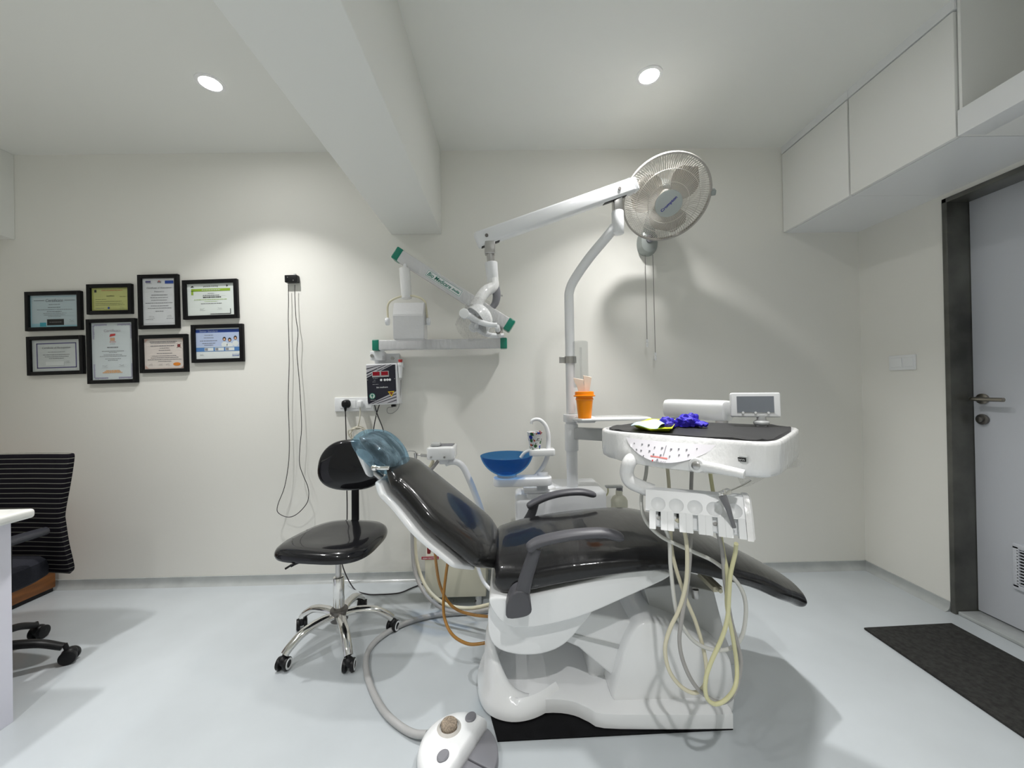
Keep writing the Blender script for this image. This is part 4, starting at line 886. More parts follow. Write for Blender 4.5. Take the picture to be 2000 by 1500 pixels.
# orange bin and tissues on the side shelf
ob, ot = at(1142, 812, 1.955), at(1141, 772, 1.955); or0, or1 = .033, .046
hh = at(1141, 765, 1.955).z - shz
t = thing('waste_cup', 'bright orange plastic waste cup with a rim on the side shelf', 'cup', (ob.x, 1.955, shz))
MB().lathe([(0, 0), (or0, 0), (or1-.004, hh*.68), (or1-.001, hh*.70), (or1-.001, hh*.74), (or1-.004, hh*.76), (or1-.003, hh*.83), (or1-.006, hh*.83), (or0-.002, .003), (0, .003)], 40, MX.Translation((ob.x, 1.955, shz))).build('cup_body', t, mat=ORANGE)
MB().lathe([(or1-.004, hh*.82), (or1+.008, hh*.82), (or1+.009, hh*.86), (or1+.002, hh*.87), (or1+.001, hh*1.0), (or1-.004, hh*1.01), (or1-.007, hh*.98), (or1-.007, hh*.83)], 40, MX.Translation((ob.x, 1.955, shz)), closed=True).build('lid_ring', t, mat=ORANGE)
for pts, lab_, w_ in (([(1138, 790), (1136, 762), (1131, 748), (1130, 740)], 'folded peach tissue sticking up at the left of the orange cup', .052), ([(1142, 790), (1146, 760), (1147, 745), (1147, 735)], 'folded peach tissue standing upright at the right of the orange cup', .042)):
    P = cr([at(x, y, 1.957+(.006 if w_ < .05 else -.008)) for x, y in pts], 5); n_ = len(P)
    tb = MB(); tb.loft([[p+V((-w_/2*(.5+.5*i/n_), -.004, .004*(i/n_))), p+V((w_/2*(.5+.5*i/n_), -.007, -.006*(i/n_))), p+V((w_/2*(.5+.5*i/n_), .004, -.004*(i/n_))), p+V((-w_/2*(.5+.5*i/n_), .007, .006*(i/n_)))] for i, p in enumerate(P)])
    tag(tb.build('paper_tissue', loc=P[0], mat=PEACH), lab_, 'tissue')
# assistant holder
t = thing('assistant_holder', 'white assistant instrument holder on a curved arm behind the reclined backrest', 'instrument holder', at(862, 890, 2.03))
hb = at(862, 885, 2.0)
MB().prism(rounded(at(834, 885, 1.98).x, 1.96, at(888, 885, 1.98).x, 2.10, .018), at(862, 896, 2.0).z, at(862, 872, 2.0).z, None, .008).build('holder_body', t, mat=WHITE)
tz = at(862, 872, 2.0).z
MB().box((hb.x, 2.045, tz+.001), (.115, .07, .006), .002).build('keypad', t, mat=MGREY)
MB().box((hb.x-.03, 2.02, tz+.010), (.045, .05, .014), .003).build('clip', t, mat=LGREY)
for px in (842, 868): e = at(px, 893, 1.96); MB().cyl((e.x, 1.962, e.z), (e.x, 1.955, e.z), .0055).build('screw', t, mat=STEEL)
MB().cyl(at(834, 890, 2.0), at(822, 889, 2.0), .008).cyl(at(824, 888, 2.0), at(814, 889, 2.0), .004).build('spigot', t, mat=STEEL)
MB().tube([at(870, 905, 2.04), at(880, 902, 2.04), at(893, 903, 2.04), at(905, 913, 2.04), at(918, 940, 2.04), at(932, 975, 2.04), at(948, 1020, 2.05), at(962, 1060, 2.06), at(985, 1090, 2.08)], .017, 16, 6).box((at(868, 900, 2.04).x, 2.04, at(868, 900, 2.04).z), (.05, .05, .03), .006).build('arm', t, mat=WHITEP)
MB().tube([at(930, 1090, 1.95), at(934, 1110, 1.95), at(944, 1135, 1.93), at(958, 1152, 1.9), at(975, 1165, 1.88)], .009, 10, 5).tube([at(930, 1090, 1.95), at(931, 1050, 1.98), at(940, 1010, 2.0)], .009, 10, 5).build('hose', t, mat=WHITEP)
e = at(962, 1078, 1.93); tk = MB(); tk.m(RED).cyl(e, e+V((0, 0, .020)), .010, bev=.002); tk.m(MGREY).cyl(e-V((.02, 0, .022)), e+V((.02, 0, -.014)), .012, bev=.002); tk.build('valve', t)
e = at(812, 885, 2.0); sy_ = MB(); sy_.cyl(e-V((0, 0, .03)), e, .006, .010); sy_.tube([e, e+V((-.004, 0, .008)), e+V((-.03, 0, .012)), e+V((-.05, -.01, .008))], .0022, 8, 5); tag(sy_.build('syringe_nozzle', loc=e, mat=STEEL), 'small steel syringe nozzle left of the assistant holder', 'syringe')
# ================================================================== OPERATING LIGHT
LY = 1.96
t = thing('operating_light', 'white articulated dental lamp arm with its wrapped lamp head hanging over the chair', 'dental lamp', at(1207, 455, LY))
so0, so1 = at(1207, 457, LY), at(1206, 413, LY); so0.y = so1.y = LY
MB().cyl((so0.x, LY, so0.z), (so0.x, LY, so1.z), .0305, bev=.004).build('socket', t, mat=WHITEP)
j = at(1205, 376, LY); ymid = at(1206, 386, LY)
MB().bar((so0.x, LY, so1.z-.01), (so0.x-.002, LY, j.z-.01), .044, .046, (1, 0, 0), .004).build('upper_knuckle', t, mat=STEEL)
aR, aL = at(1236, 363, LY), at(930, 471, 1.86)
MB().bar(aR, aL, .056, .075, (0, 0, 1), .014).build('spring_arm', t, mat=WHITEP)
da = (aL-aR).normalized()
MB().bar(aR-da*.002, aR-da*.018, .050, .070, (0, 0, 1), .010).build('arm_cap', t, mat=WHITEM)
for u in (.10, .935): q = aR.lerp(aL, u); MB().cyl(q+V((0, -.026, -.002)), q+V((0, -.033, -.002)), .008).build('bolt', t, mat=DSTEEL)
sl = MB(); q0, q1 = aR.lerp(aL, .05), aR.lerp(aL, .20); dn = V((0, 0, -.036)); sl.bar(q0+dn, q1+dn, .030, .012, (0, 0, 1), .003).build('slot', t, mat=BLACK); q0, q1 = aR.lerp(aL, .86), aR.lerp(aL, .97); MB().bar(q0+dn, q1+dn, .030, .012, (0, 0, 1), .003).build('slot', t, mat=BLACK)
LYL = 1.86
k0, k1 = at(957, 478, LYL), at(957, 497, LYL); k2 = at(959, 513, LYL); k3 = at(963, 553, LYL)
MB().bar((k0.x, LYL, k0.z+.012), (k1.x, LYL, k1.z), .046, .050, (1, 0, 0), .004).cyl((k1.x+.002, LYL, k1.z), (k2.x, LYL, k2.z-.004), .019).build('lower_knuckle', t, mat=STEEL)
MB().cyl((k2.x, LYL, k2.z), (k3.x, LYL, k3.z), .031, .027, bev=.003).build('neck', t, mat=WHITEP)
el_ = [k3+V((0, 0, .02)), at(963, 560, 1.85), at(950, 568, 1.83), at(938, 582, 1.81), at(928, 600, 1.80)]
MB().tube(el_, lambda u: .027, 18, 6).build('elbow', t, mat=WRAP)
MB().tube([at(966, 556, 1.86), at(970, 575, 1.86), at(968, 590, 1.86), at(962, 600, 1.86)], lambda u: .022*(1-.3*u), 16, 6).build('joint_cover', t, mat=MGREY)
e = at(973, 576, 1.86); MB().cyl(e, e+V((.022, 0, -.004)), .004).build('pin', t, mat=STEEL)
# lamp head: oval dish whose mouth faces down-left, wrapped in film
hc_ = at(938, 622, 1.80); hn = V((-.74, -.20, -.62)).normalized(); Mh = frame_z(hc_, hn, (.2, -1, .2))
dish = [(0, -.045), (.045, -.043), (.075, -.030), (.092, -.008), (.098, .022), (.092, .022), (.070, -.015), (.04, -.026), (0, -.028)]
MB().lathe(dish, 44, Mh @ MX.Diagonal((1.15, .72, 1, 1))).build('lamp_head', t, mat=WHITE)
MB().lathe([(0, .014), (.090, .014), (.090, .018), (0, .018)], 44, Mh @ MX.Diagonal((1.13, .70, 1, 1))).build('lens', t, mat=CLEAR)
MB().lathe([(0, -.012), (.012, -.012), (.014, .004), (0, .010)], 20, Mh).build('bulb_shield', t, mat=DSTEEL)
for px0, dep, pts in ((907, 1.70, [(907, 613), (920, 619), (935, 628), (955, 634), (971, 635)]), (925, 1.88, [(930, 640), (942, 648), (955, 654), (972, 656), (984, 655)])):
    hnd = MB().tube([at(x, y, dep) for x, y in pts], lambda u: (.016-.006*u, .012-.003*u), 14, 6, flat=(0, 0, 1)).build('handle', t, mat=WHITEP)
    e = at(px0, pts[0][1], dep); MB().cyl(e+V((0, .02, 0)), e+V((0, -.014, 0)), .022, bev=.003).build('pivot', hnd, mat=WHITEM)
    e = V(at(*pts[0], dep)); MB().cyl(e, hc_.lerp(e, .35), .011).build('yoke_pin', hnd, mat=WHITEP)
a_, b2 = at(971, 638, 1.72), at(975, 655, 1.86)
MB().cyl(a_, b2, .011, bev=.001).build('cross_grip', t, mat=WHITEP); MB().cyl(a_.lerp(b2, .4), a_.lerp(b2, .55), .0125).build('grip_band', t, mat=DSTEEL)
def filmfn(u, v):
    a = 2*PI*u; P0 = Mh @ V((.125*math.cos(a), .082*math.sin(a), -.05 + .16*v)) 
    k = .55+.45*math.sin(PI*min(1, .25+v*.75)); c0 = Mh @ V((0, 0, -.05+.16*v)); k *= 1+.07*math.sin(7*a+3*v)+.05*math.sin(13*a)
    return c0 + (P0-c0)*k
MB().grid(filmfn, 48, 10).build('plastic_wrap', t, mat=FILM)
# ================================================================== DENTAL CHAIR
CYc = 1.55
t = thing('dental_chair', 'reclined black vinyl dental chair on a white moulded base in the room centre', 'dental chair', (.35, CYc, 0))
# base: plate with a lobe at the left, a hollow tub and a motor cover
def outline(z_off=0):
    fr = [(972, 1385), (1010, 1391), (1080, 1387), (1120, 1392), (1150, 1405), (1180, 1417), (1300, 1419), (1432, 1418)]
    P = [on(x, y, .02) for x, y in fr]; return [(p.x, p.y) for p in P]
fo = outline(); xr = fo[-1][0]
poly = [(x, y) for x, y in fo] + [(xr+.004, fo[-1][1]+.02), (xr+.004, 1.72), (.55, 1.76), (.1, 1.76), (-.03, 1.74), (-.075, 1.68), (-.10, 1.58), (-.10, 1.48), (-.075, 1.43)]
pv = cr([V((x, y, 0)) for x, y in poly], 3, True); poly_s = [(p.x, p.y) for p in cr([V((x, y, 0)) for x, y in [(-.055, 1.41)]+fo], 3)] + [(xr+.004, fo[-1][1]+.02), (xr+.004, 1.72)] + [(p.x, p.y) for p in cr([V((x, y, 0)) for x, y in [(.55, 1.76), (.1, 1.76), (-.03, 1.74), (-.075, 1.68), (-.10, 1.58), (-.10, 1.48), (-.085, 1.44), (-.06, 1.413)]], 3)]
base = MB(); base.prism(poly_s, .0105, .060, None, .012, 4); base.build('base_plate', t, mat=WHITE)
# lobe wall around the left end (rises, sweeps round the back)
lw = [(.42, 1.735), (.30, 1.738), (.12, 1.74), (.0, 1.725), (-.06, 1.67), (-.085, 1.58), (-.085, 1.50), (-.058, 1.437), (-.010, 1.412), (.04, 1.414), (.09, 1.435), (.15, 1.48)]
lz = [.20, .205, .215, .225, .235, .235, .23, .185, .11, .072, .050, .03]
PW = cr([V((x, y, z)) for (x, y), z in zip(lw, lz)], 5); rg = []
for i, p in enumerate(PW):
    d = (PW[min(i+1, len(PW)-1)]-PW[max(0, i-1)]); d.z = 0; d.normalize(); nn_ = V((d.y, -d.x, 0)); c = V((p.x, p.y, 0))
    wdt = .030; o_ = nn_*-1
    rg.append([c+o_*wdt*.62+V((0, 0, .012)), c+o_*wdt*.66+V((0, 0, p.z*.5)), c+o_*wdt*.5+V((0, 0, p.z-.010)), c+o_*wdt*.2+V((0, 0, p.z)), c-o_*wdt*.3+V((0, 0, p.z-.004)), c-o_*wdt*.5+V((0, 0, p.z-.02)), c-o_*wdt*.8+V((0, 0, .075)), c-o_*wdt*1.6+V((0, 0, .058)), c-o_*wdt*1.6+V((0, 0, .012))])
MB().loft(rg).build('base_rim', t, mat=WHITE, sharp=60)
# motor cover
mc = [(1196, 1368), (1200, 1340), (1212, 1290), (1228, 1248), (1245, 1222), (1262, 1214), (1290, 1217), (1340, 1236), (1395, 1262), (1424, 1282), (1434, 1310), (1437, 1388), (1400, 1386), (1252, 1386), (1232, 1374), (1210, 1373)]
MY = 1.385
mp_ = [at(x, y, MY) for x, y in mc]
front = cr([V((p.x, MY, p.z)) for p in mp_], 3, True)
cxm = sum((p.x for p in front))/len(front); czm = .05
def mring(Y, k): return [V((cxm+(p.x-cxm)*k, Y, czm+(p.z-czm)*k if p.z > czm else p.z)) for p in front]
MB().loft([mring(MY, .955), mring(MY+.006, .98), mring(MY+.02, .997), mring(MY+.04, 1), mring(1.70, 1), mring(1.735, .97), mring(1.745, .90)]).build('motor_cover', t, mat=WHITE, sharp=50)
# lifting arm (parallelogram) between seat support and cover
la = [(1098, 1222), (1145, 1198), (1200, 1206), (1262, 1222), (1240, 1300), (1206, 1335), (1190, 1316), (1160, 1292), (1130, 1266), (1098, 1252)]
P = [at(x, y, 1.43) for x, y in la]
MB().prism([(p.x, p.z) for p in P], -1.66, -1.43, basis((0, 0, 0), (1, 0, 0), (0, 0, 1), (0, -1, 0)), .012).build('lift_arm', t, mat=WHITEM)
la2 = [(1112, 1236), (1222, 1262), (1216, 1268), (1108, 1241)]
P = [at(x, y, 1.428) for x, y in la2]; MB().prism([(p.x, p.z) for p in P], -1.431, -1.426, basis((0, 0, 0), (1, 0, 0), (0, 0, 1), (0, -1, 0)), 0).build('arm_seam', t, mat=LGREY)
MB().box((.37, 1.58, .12), (.14, .16, .16), .02).build('arm_socket', t, mat=WHITEM)
# seat support shell: lower lobe and upper flange
def prismXZ(pix, Y0, Y1, bev, Yp=None):
    P = [at(x, y, Yp or Y0) for x, y in pix]; S = cr([V((p.x, p.z, 0)) for p in P], 4, True)
    return MB().prism([(p.x, p.y) for p in S], -Y1, -Y0, basis((0, 0, 0), (1, 0, 0), (0, 0, 1), (0, -1, 0)), bev, 5)
prismXZ([(957, 1185), (953, 1222), (958, 1250), (975, 1270), (1010, 1280), (1050, 1280), (1085, 1270), (1112, 1252), (1135, 1225), (1156, 1198), (1150, 1180), (1050, 1190), (985, 1175)], 1.36, 1.72, .03).build('seat_support', t, mat=WHITE, sharp=55)
prismXZ([(958, 1168), (964, 1196), (990, 1222), (1030, 1228), (1090, 1218), (1150, 1200), (1230, 1165), (1308, 1128), (1290, 1114), (1240, 1112), (1160, 1132), (1080, 1152), (1010, 1166)], 1.31, 1.79, .022).build('seat_shell', t, mat=WHITE, sharp=55)
# legrest support: slanted plate behind the motor cover
P = [at(x, y, 1.50) for x, y in ((1258, 1150), (1330, 1140), (1395, 1155), (1418, 1245), (1440, 1300), (1300, 1300))]
MB().prism([(p.x, p.z) for p in P], -1.64, -1.50, basis((0, 0, 0), (1, 0, 0), (0, 0, 1), (0, -1, 0)), .006).build('legrest_support', t, mat=LGREY)
e = at(1358, 1158, 1.48); lb = MB(); lb.cyl(e+V((0, 0, -.02)), e+V((0, 0, .015)), .013, bev=.002); lb.build('socket', t, mat=STEEL)
e = at(1408, 1155, 1.42); MB().cyl(e+V((0, .1, 0)), e, .008, bev=.001).box((e.x, e.y+.08, e.z-.004), (.035, .12, .02), .002).build('stop_pin', t, mat=HOSEC)
# seat cushion
def cushion(path, n_in, name, material, half, thick, lift=0, p_=3.0, N=64, ends=(.05, .05), parent=None, lat=V((0, 1, 0)), yc=CYc, puff=.0):
    P = cr(path, 10); L = [0]
    for a, b in zip(P, P[1:]): L.append(L[-1]+(b-a).length)
    tot = L[-1]; rg = []
    S = []
    for i in range(N+1):
        u = i/N; u = .5-.5*math.cos(PI*u); S.append(u)
    for u in S:
        d = u*tot; j = max(k for k in range(len(L)) if L[k] <= d+1e-9); j = min(j, len(P)-2); f_ = (d-L[j])/max(1e-9, L[j+1]-L[j]); c = P[j].lerp(P[j+1], f_)
        tg = (P[min(j+2, len(P)-1)]-P[max(0, j-1)]).normalized(); nr = lat.cross(tg)*-1
        if nr.z < 0: nr = -nr
        k = 1.0
        if d < ends[0]: k = math.sqrt(max(.002, 1-(1-d/ends[0])**2))
        if tot-d < ends[1]: k = min(k, math.sqrt(max(.002, 1-(1-(tot-d)/ends[1])**2)))
        hw, th = half(u), thick(u)
        r_ = []
        for q in range(44):
            a = 2*PI*q/44; ca, sa = math.cos(a), math.sin(a)
            x = hw*(.90+.10*k)*math.copysign(abs(ca)**(2/p_), ca); y = th*k*math.copysign(abs(sa)**(2/p_), sa)
            if sa > 0: y += puff*(1-(x/hw)**2)*k
            r_.append(c + V((0, yc-CYc, 0)) + lat*x + nr*(y+lift))
        rg.append(r_)
    return MB().loft(rg).build(name, parent or t, mat=material, sharp=70)
def lerpf(tab):
    def f(u):
        for (a, x), (b, y) in zip(tab, tab[1:]):
            if u <= b:
                k = (u-a)/(b-a); k = k*k*(3-2*k); return x+(y-x)*k
        return tab[-1][1]
    return f
mid = [(-.055, .512), (.05, .537), (.2, .564), (.4, .587), (.55, .588), (.70, .553), (.85, .495), (.98, .430), (1.06, .388), (1.105, .362)]
cushion([V((x, CYc, z)) for x, z in mid], None, 'seat_cushion', VINYL, lerpf([(0, .225), (.12, .262), (.45, .27), (.62, .255), (.85, .19), (1, .135)]), lerpf([(0, .062), (.15, .054), (.45, .042), (.7, .037), (1, .032)]), ends=(.032, .028), p_=3.4, puff=.012)
# backrest
bt_, bb_ = V((-.435, CYc, .885)), V((-.075, CYc, .560)); bd = (bb_-bt_).normalized(); bn = V((-bd.z, 0, bd.x)); bn = bn if bn.z > 0 else -bn
bpath = [bt_-bd*.02, bt_.lerp(bb_, .25)-bn*.002, bt_.lerp(bb_, .5)-bn*.006, bt_.lerp(bb_, .75)-bn*.003, bb_+bd*.045]
bhalf = lerpf([(0, .13), (.12, .175), (.5, .222), (.8, .22), (1, .14)])
bk_ = cushion(bpath, None, 'back_cushion', VINYLC, bhalf, lerpf([(0, .036), (.3, .042), (.8, .046), (1, .045)]), ends=(.06, .08), p_=2.9)
cushion([p-bn*.062 for p in bpath[:-1]]+[bb_-bn*.064-bd*.02], None, 'back_shell', WHITE, lambda u: bhalf(u)*.96+.008, lambda u: .018, ends=(.03, .04), p_=4)
# headrest
hp = V((-.50, CYc, .955)); hd_ = (bd + V((0, 0, -.05))).normalized()
cov = cushion([hp-bd*.088, hp-bd*.03+bn*.008, hp+bd*.03+bn*.008, hp+bd*.088], None, 'headrest', VINYLC, lambda u: .118*(math.sin(PI*(.18+.64*u))**.5), lambda u: .034, ends=(.07, .07), p_=2.4)
def wrinkle_cover():
    P = cr([hp-bd*.105-bn*.016, hp-bd*.04+bn*.002, hp+bd*.04+bn*.002, hp+bd*.115-bn*.004], 8); rg = []; n_ = len(P)
    for i, c in enumerate(P):
        u = i/(n_-1); s_ = math.sin(PI*(.10+.82*u))**.55; r_ = []
        for q in range(48):
            a = 2*PI*q/48; ca, sa = math.cos(a), math.sin(a); rf = 1+.020*math.sin(9*a+5*u)+.018*math.sin(17*a-3*u)
            x = .136*s_*rf*math.copysign(abs(ca)**.85, ca); y = .050*s_*rf*math.copysign(abs(sa)**.8, sa)
            if sa < 0: y *= 1.35
            r_.append(c+V((0, x, 0))+bn*y)
        rg.append(r_)
    return MB().loft(rg)
co = wrinkle_cover().build('headrest_cover', t, mat=BLUEFILM, sharp=60); co['label'] = 'thin blue plastic film over the headrest'
e0, e1 = hp-bn*.06-bd*.03, bt_-bn*.07+bd*.06
MB().tube([e0, e0-bn*.03+bd*.05, e1-bn*.01, e1+bd*.1], .013, 12, 6).build('headrest_stem', t, mat=STEEL)
e = at(742, 913, 1.42); hk_ = MB(); hk_.cyl(e+V((-.02, 0, 0)), e+V((.035, .0, -.003)), .008, bev=.002); hk_.ball(e+V((-.02, 0, 0)), .013, 14); hk_.build('release_knob', t, mat=CHROME)
pw = MB(); pw.loft([ring(hp-bn*(.045+.014*i)-bd*(.03-.02*i)+V((0, -.06, 0)), (0, 1, 0), bd, .05-.008*i, .035-.006*i, 2.2, 20) for i in range(4)]); pw.build('headrest_bracket', t, mat=WHITEM)
# armrests
def armrest(Y, bar, strut, hub, ybar):
    P = [at(x, y, Y) for x, y in bar]
    a_ = MB().tube(P, lambda u: (.0160*(1-abs(2*u-1)**22*.45), .027*(1-abs(2*u-1)**18*.40)), 18, 8, flat=(0, 0, 1)).build('armrest', t, mat=GREY)
    S = [at(x, y, Y+.005) for x, y in strut]
    MB().tube(S, lambda u: (.020+.004*u, .014), 16, 6, flat=(1, 0, 0)).build('strut', a_, mat=GREY)
    if hub:
        H = [at(x, y, Y+.01) for x, y in hub]; S2 = cr([V((p.x, p.z, 0)) for p in H], 3, True)
        MB().prism([(p.x, p.y) for p in S2], -(Y+.055), -(Y-.012), basis((0, 0, 0), (1, 0, 0), (0, 0, 1), (0, -1, 0)), .007).build('hub', a_, mat=GREY)
    return a_
armrest(1.25, [(1030, 1073), (1048, 1060), (1080, 1051), (1130, 1043), (1180, 1041), (1216, 1050)], [(1046, 1070), (1038, 1095), (1027, 1130), (1020, 1160)], [(989, 1180), (998, 1158), (1014, 1148), (1030, 1154), (1036, 1172), (1037, 1190), (1022, 1199), (991, 1201)], 0)
armrest(1.83, [(1030, 990), (1045, 981), (1070, 970), (1100, 963), (1135, 961), (1163, 967)], [(1045, 983), (1038, 1003), (1028, 1022), (1018, 1050)], None, 0)
# ================================================================== DELIVERY TRAY
TO = V((.400, 1.287, 0)); ta = R(-42.7); TZ = 1.035
MTY = MX.Translation(TO) @ MX.Rotation(ta, 4, 'Z')
t = thing('instrument_console', 'white wrapped dental instrument console with control panel and hanging hoses', 'instrument tray', (TO.x, TO.y, TZ-.1), 0)
base_pts = [(-.085, .020), (-.03, .004), (.05, -.002), (.20, -.004), (.34, -.004), (.385, .004), (.410, .030), (.424, .10), (.430, .36), (.420, .44), (.385, .480), (.30, .488), (.05, .470), (-.05, .445), (-.115, .35), (-.138, .22), (-.138, .10), (-.120, .05)]
OUT = [(p.x, p.y) for p in cr([V((x, y, 0)) for x, y in base_pts], 6, True)]
cxy = (.15, .24)
def bul(u): return max(0, math.sin(PI*min(1, max(0, (u+.06)/.40))))**.8
def tring(z, k, bulge): 
    o = []
    for x, y in OUT:
        xx, yy = cxy[0]+(x-cxy[0])*k, cxy[1]+(y-cxy[1])*k
        if y < .06 and x < .36: yy -= bulge*bul(x)
        o.append(MTY @ V((xx, yy, z)))
    return o
tb_ = MB(); tb_.loft([tring(.938, .86, .01), tring(.936, .95, .035), tring(.944, .99, .050), tring(.962, 1, .052), tring(.985, 1, .040), tring(TZ-.012, 1, .003), tring(TZ-.003, .995, 0), tring(TZ, .98, 0), tring(TZ, .955, 0), tring(TZ-.010, .945, 0)])
tb_.build('console_body', t, mat=WRAP, sharp=50)
# control panel on the sloping front
def panel_pt(s, v, off=.0015):     # s along the front, v 0 top .. 1 bottom
    u = .0+.275*s; z = TZ-.016 - v*.064*max(.0, math.sin(PI*max(0, min(1, s))))**.65
    kz = (TZ-.012-z)/(TZ-.012-.985); b_ = .003+(.040-.003)*max(0, min(1.6, kz)); yy = -.004 - b_*bul(u) 
    if u < .03: yy += (.03-u)*.12
    return MTY @ V((u, yy-off, z+off*.5))
PANEL = mat('panel_print', (.70, .68, .72), .35, coat=.3)
ic = MB().m(PANEL).grid(lambda s, v: panel_pt(s, v*.86+.04), 24, 6, 0)
def patch(s0, s1, v0, v1, mm): ic.m(mm).quad([panel_pt(s0, v0, .0026), panel_pt(s0, v1, .0026), panel_pt(s1, v1, .0026), panel_pt(s1, v0, .0026)])
random.seed(5)
for s, v in ((.12, .40), (.22, .28), (.23, .62), (.30, .24), (.17, .72), (.33, .5), (.38, .3), (.39, .6), (.46, .28), (.47, .58), (.56, .30), (.57, .6), (.64, .28), (.66, .55), (.72, .32), (.75, .6), (.82, .3), (.28, .82), (.45, .78)):
    w_ = random.uniform(.012, .022); patch(s, s+w_, v, v+.07, INK); patch(s+.002, s+w_*.6, v+.09, v+.12, PEA)
patch(.505, .512, .2, .62, INK); patch(.37, .56, .70, .76, mat('print_coral', (.65, .20, .18), .5)); patch(.40, .415, .85, .93, RED); pass
p0, p1, p2 = panel_pt(.44, .90, .003), panel_pt(.56, .90, .003), panel_pt(.5, .80, .003)
px_ = (p1-p0).normalized(); py_ = (p2-(p0+p1)/2); py_ = (py_-px_*py_.dot(px_)).normalized()
ic.m(MGREY).text('PRIME', basis((p0+p1)/2+px_.cross(py_)*.0012, px_, py_, px_.cross(py_)), width=.034, height=.006)
ic.build('control_panel', t)
# instrument tray lining: black mat
MATIN = [(cxy[0]+(x-cxy[0])*.925, cxy[1]+(y-cxy[1])*.925+.004) for x, y in OUT]
mtb = MB(); n_ = len(MATIN)
def wav(i): return .0035*max(0, math.sin(i*.62))*(1 if i % 2 else .8)
top = [MTY @ V((x, y, TZ+.002+wav(i))) for i, (x, y) in enumerate(MATIN)]; bot = [MTY @ V((x, y, TZ-.009+wav(i))) for i, (x, y) in enumerate(MATIN)]
inner = [MTY @ V((cxy[0]+(x-cxy[0])*.9, cxy[1]+(y-cxy[1])*.9, TZ+.001)) for x, y in MATIN]
mtb.loft([bot, top, inner, [MTY @ V((cxy[0]+(x-cxy[0])*.3, cxy[1]+(y-cxy[1])*.3, TZ)) for x, y in MATIN]])
tag(mtb.build('tray_mat', loc=MTY @ V((.15, .24, TZ-.009)), mat=mat('black_mat_sheet', (.020, .020, .021), .5)), 'black rippled rubber mat lining the top of the instrument console', 'mat')
# logo plate + handle
pl_ = MB(MTY); pl_.m(LGREY).box((.325, -.006, .985), (.056, .004, .020), .001); pl_.m(INKD).box((.327, -.0085, .985), (.044, .002, .011)); pl_.build('logo_plate', t)
pl_ = MB(); pl_.text('unicorn', MTY @ basis((.327, -.0098, .985), (1, 0, 0), (0, 0, 1), (0, -1, 0)), width=.036, height=.006); pl_.build('lettering', t, mat=WHITEM)
hm_ = MB(MTY); hm_.tube([(.232, -.040, .962), (.27, -.042, .960), (.31, -.044, .957), (.352, -.046, .953)], lambda u: (.016-.004*u, .013), 16, 6, flat=(0, 0, 1)); hm_.cyl((.232, .0, .962), (.232, -.052, .962), .021, bev=.004); hh_ = hm_.build('handle', t, mat=WRAP)
MB(MTY).lathe([(0, 0), (.012, 0), (.012, .003), (.008, .006), (0, .007)], 24, basis((.232, -.051, .962), (1, 0, 0), (0, 0, 1), (0, -1, 0))).build('handle_bolt', hh_, mat=STEEL)
# drooping plastic film at the right end
def film2(u, v):
    x = .16+.27*u; p = V((x+.02*v, .0+.10*u+.02*math.sin(9*u), .946-.030*v*(.4+math.sin(PI*u))-.006*math.sin(14*u)*v)); 
    if u > .6: p.y += (u-.6)*.55
    return MTY @ p
MB().grid(lambda u, v: film2(.55+.45*u, v), 24, 6).build('plastic_wrap', t, mat=FILM)
# holder bar and arm
HA, HB = at(1262, 975, 1.205), at(1455, 988, 1.10); HA.z = HB.z = .825
hdir = (HB-HA).normalized(); hin = V((-hdir.y, hdir.x, 0))
MB().tube([V((*(MTY @ V((.01, .06, 0))).xy, .945)), at(1231, 900, 1.24), at(1224, 922, 1.24), at(1231, 940, 1.235), at(1250, 950, 1.23), HA+V((0, .028, .030))+hdir*.03], lambda u: .022, 18, 8).build('holder_arm', t, mat=WRAP)
Mb = basis((HA+HB)/2, hdir, hin, (0, 0, 1)); Lb = (HB-HA).length
prof = [(-.044, .024), (-.020, .040), (.020, .042), (.034, .030), (.034, .0), (-.030, -.044), (-.052, -.040)]
bar = MB(Mb); 
MBs = []
ob_ = MB(Mb); ob_.loft([[V((x, y, z)) for y, z in [(-.046, -.010), (-.012, .044), (.018, .046), (.036, .030), (.034, -.006), (.004, -.018), (-.030, -.018)]] for x in (-Lb/2, Lb/2)])
NH = 5; sp_ = Lb/ (NH+.35)
hpos = []; HB_SCOOPS = []; FORKS = []
for k in range(NH):
    xx = -Lb/2 + sp_*(k+.72); hpos.append(xx)
    HB_SCOOPS.append(Mb @ V((xx, -.045, .016)))
    fn_ = MB(Mb)
    for s in (-1, 1): fn_.prism([(-.020, -.004), (-.047, -.008), (-.070, -.056), (-.050, -.062), (-.020, -.03)], s*.0065, s*.0255, basis((xx, 0, 0), (0, 1, 0), (0, 0, 1), (1, 0, 0)), .002)
    fn_.prism([(-.016, -.004), (-.030, -.008), (-.046, -.052), (-.040, -.058), (-.016, -.03)], -.007, .007, basis((xx, 0, 0), (0, 1, 0), (0, 0, 1), (1, 0, 0)), 0)
    hb_ = fn_.build('instrument_holder', t, mat=WHITEM)
    if k in (0, 1): 
        bl2 = MB(Mb); bl2.box((xx+.004, -.038, -.020), (.008, .010, .008), .001); bl2.build('micro_switch', hb_, mat=BLACK)
hbo = ob_.build('holder_bar', t, mat=WHITEM, sharp=30)
cut = MB()
for c in HB_SCOOPS: cut.ball(c, .0245, 32)
cutter = cut.build('cutter', t)
bm_ = hbo.modifiers.new('scoops', 'BOOLEAN'); bm_.object = cutter; bm_.operation = 'DIFFERENCE'; bm_.solver = 'EXACT'
bpy.context.view_layer.update()
nm = bpy.data.meshes.new_from_object(hbo.evaluated_get(bpy.context.evaluated_depsgraph_get())); hbo.modifiers.clear(); hbo.data = nm
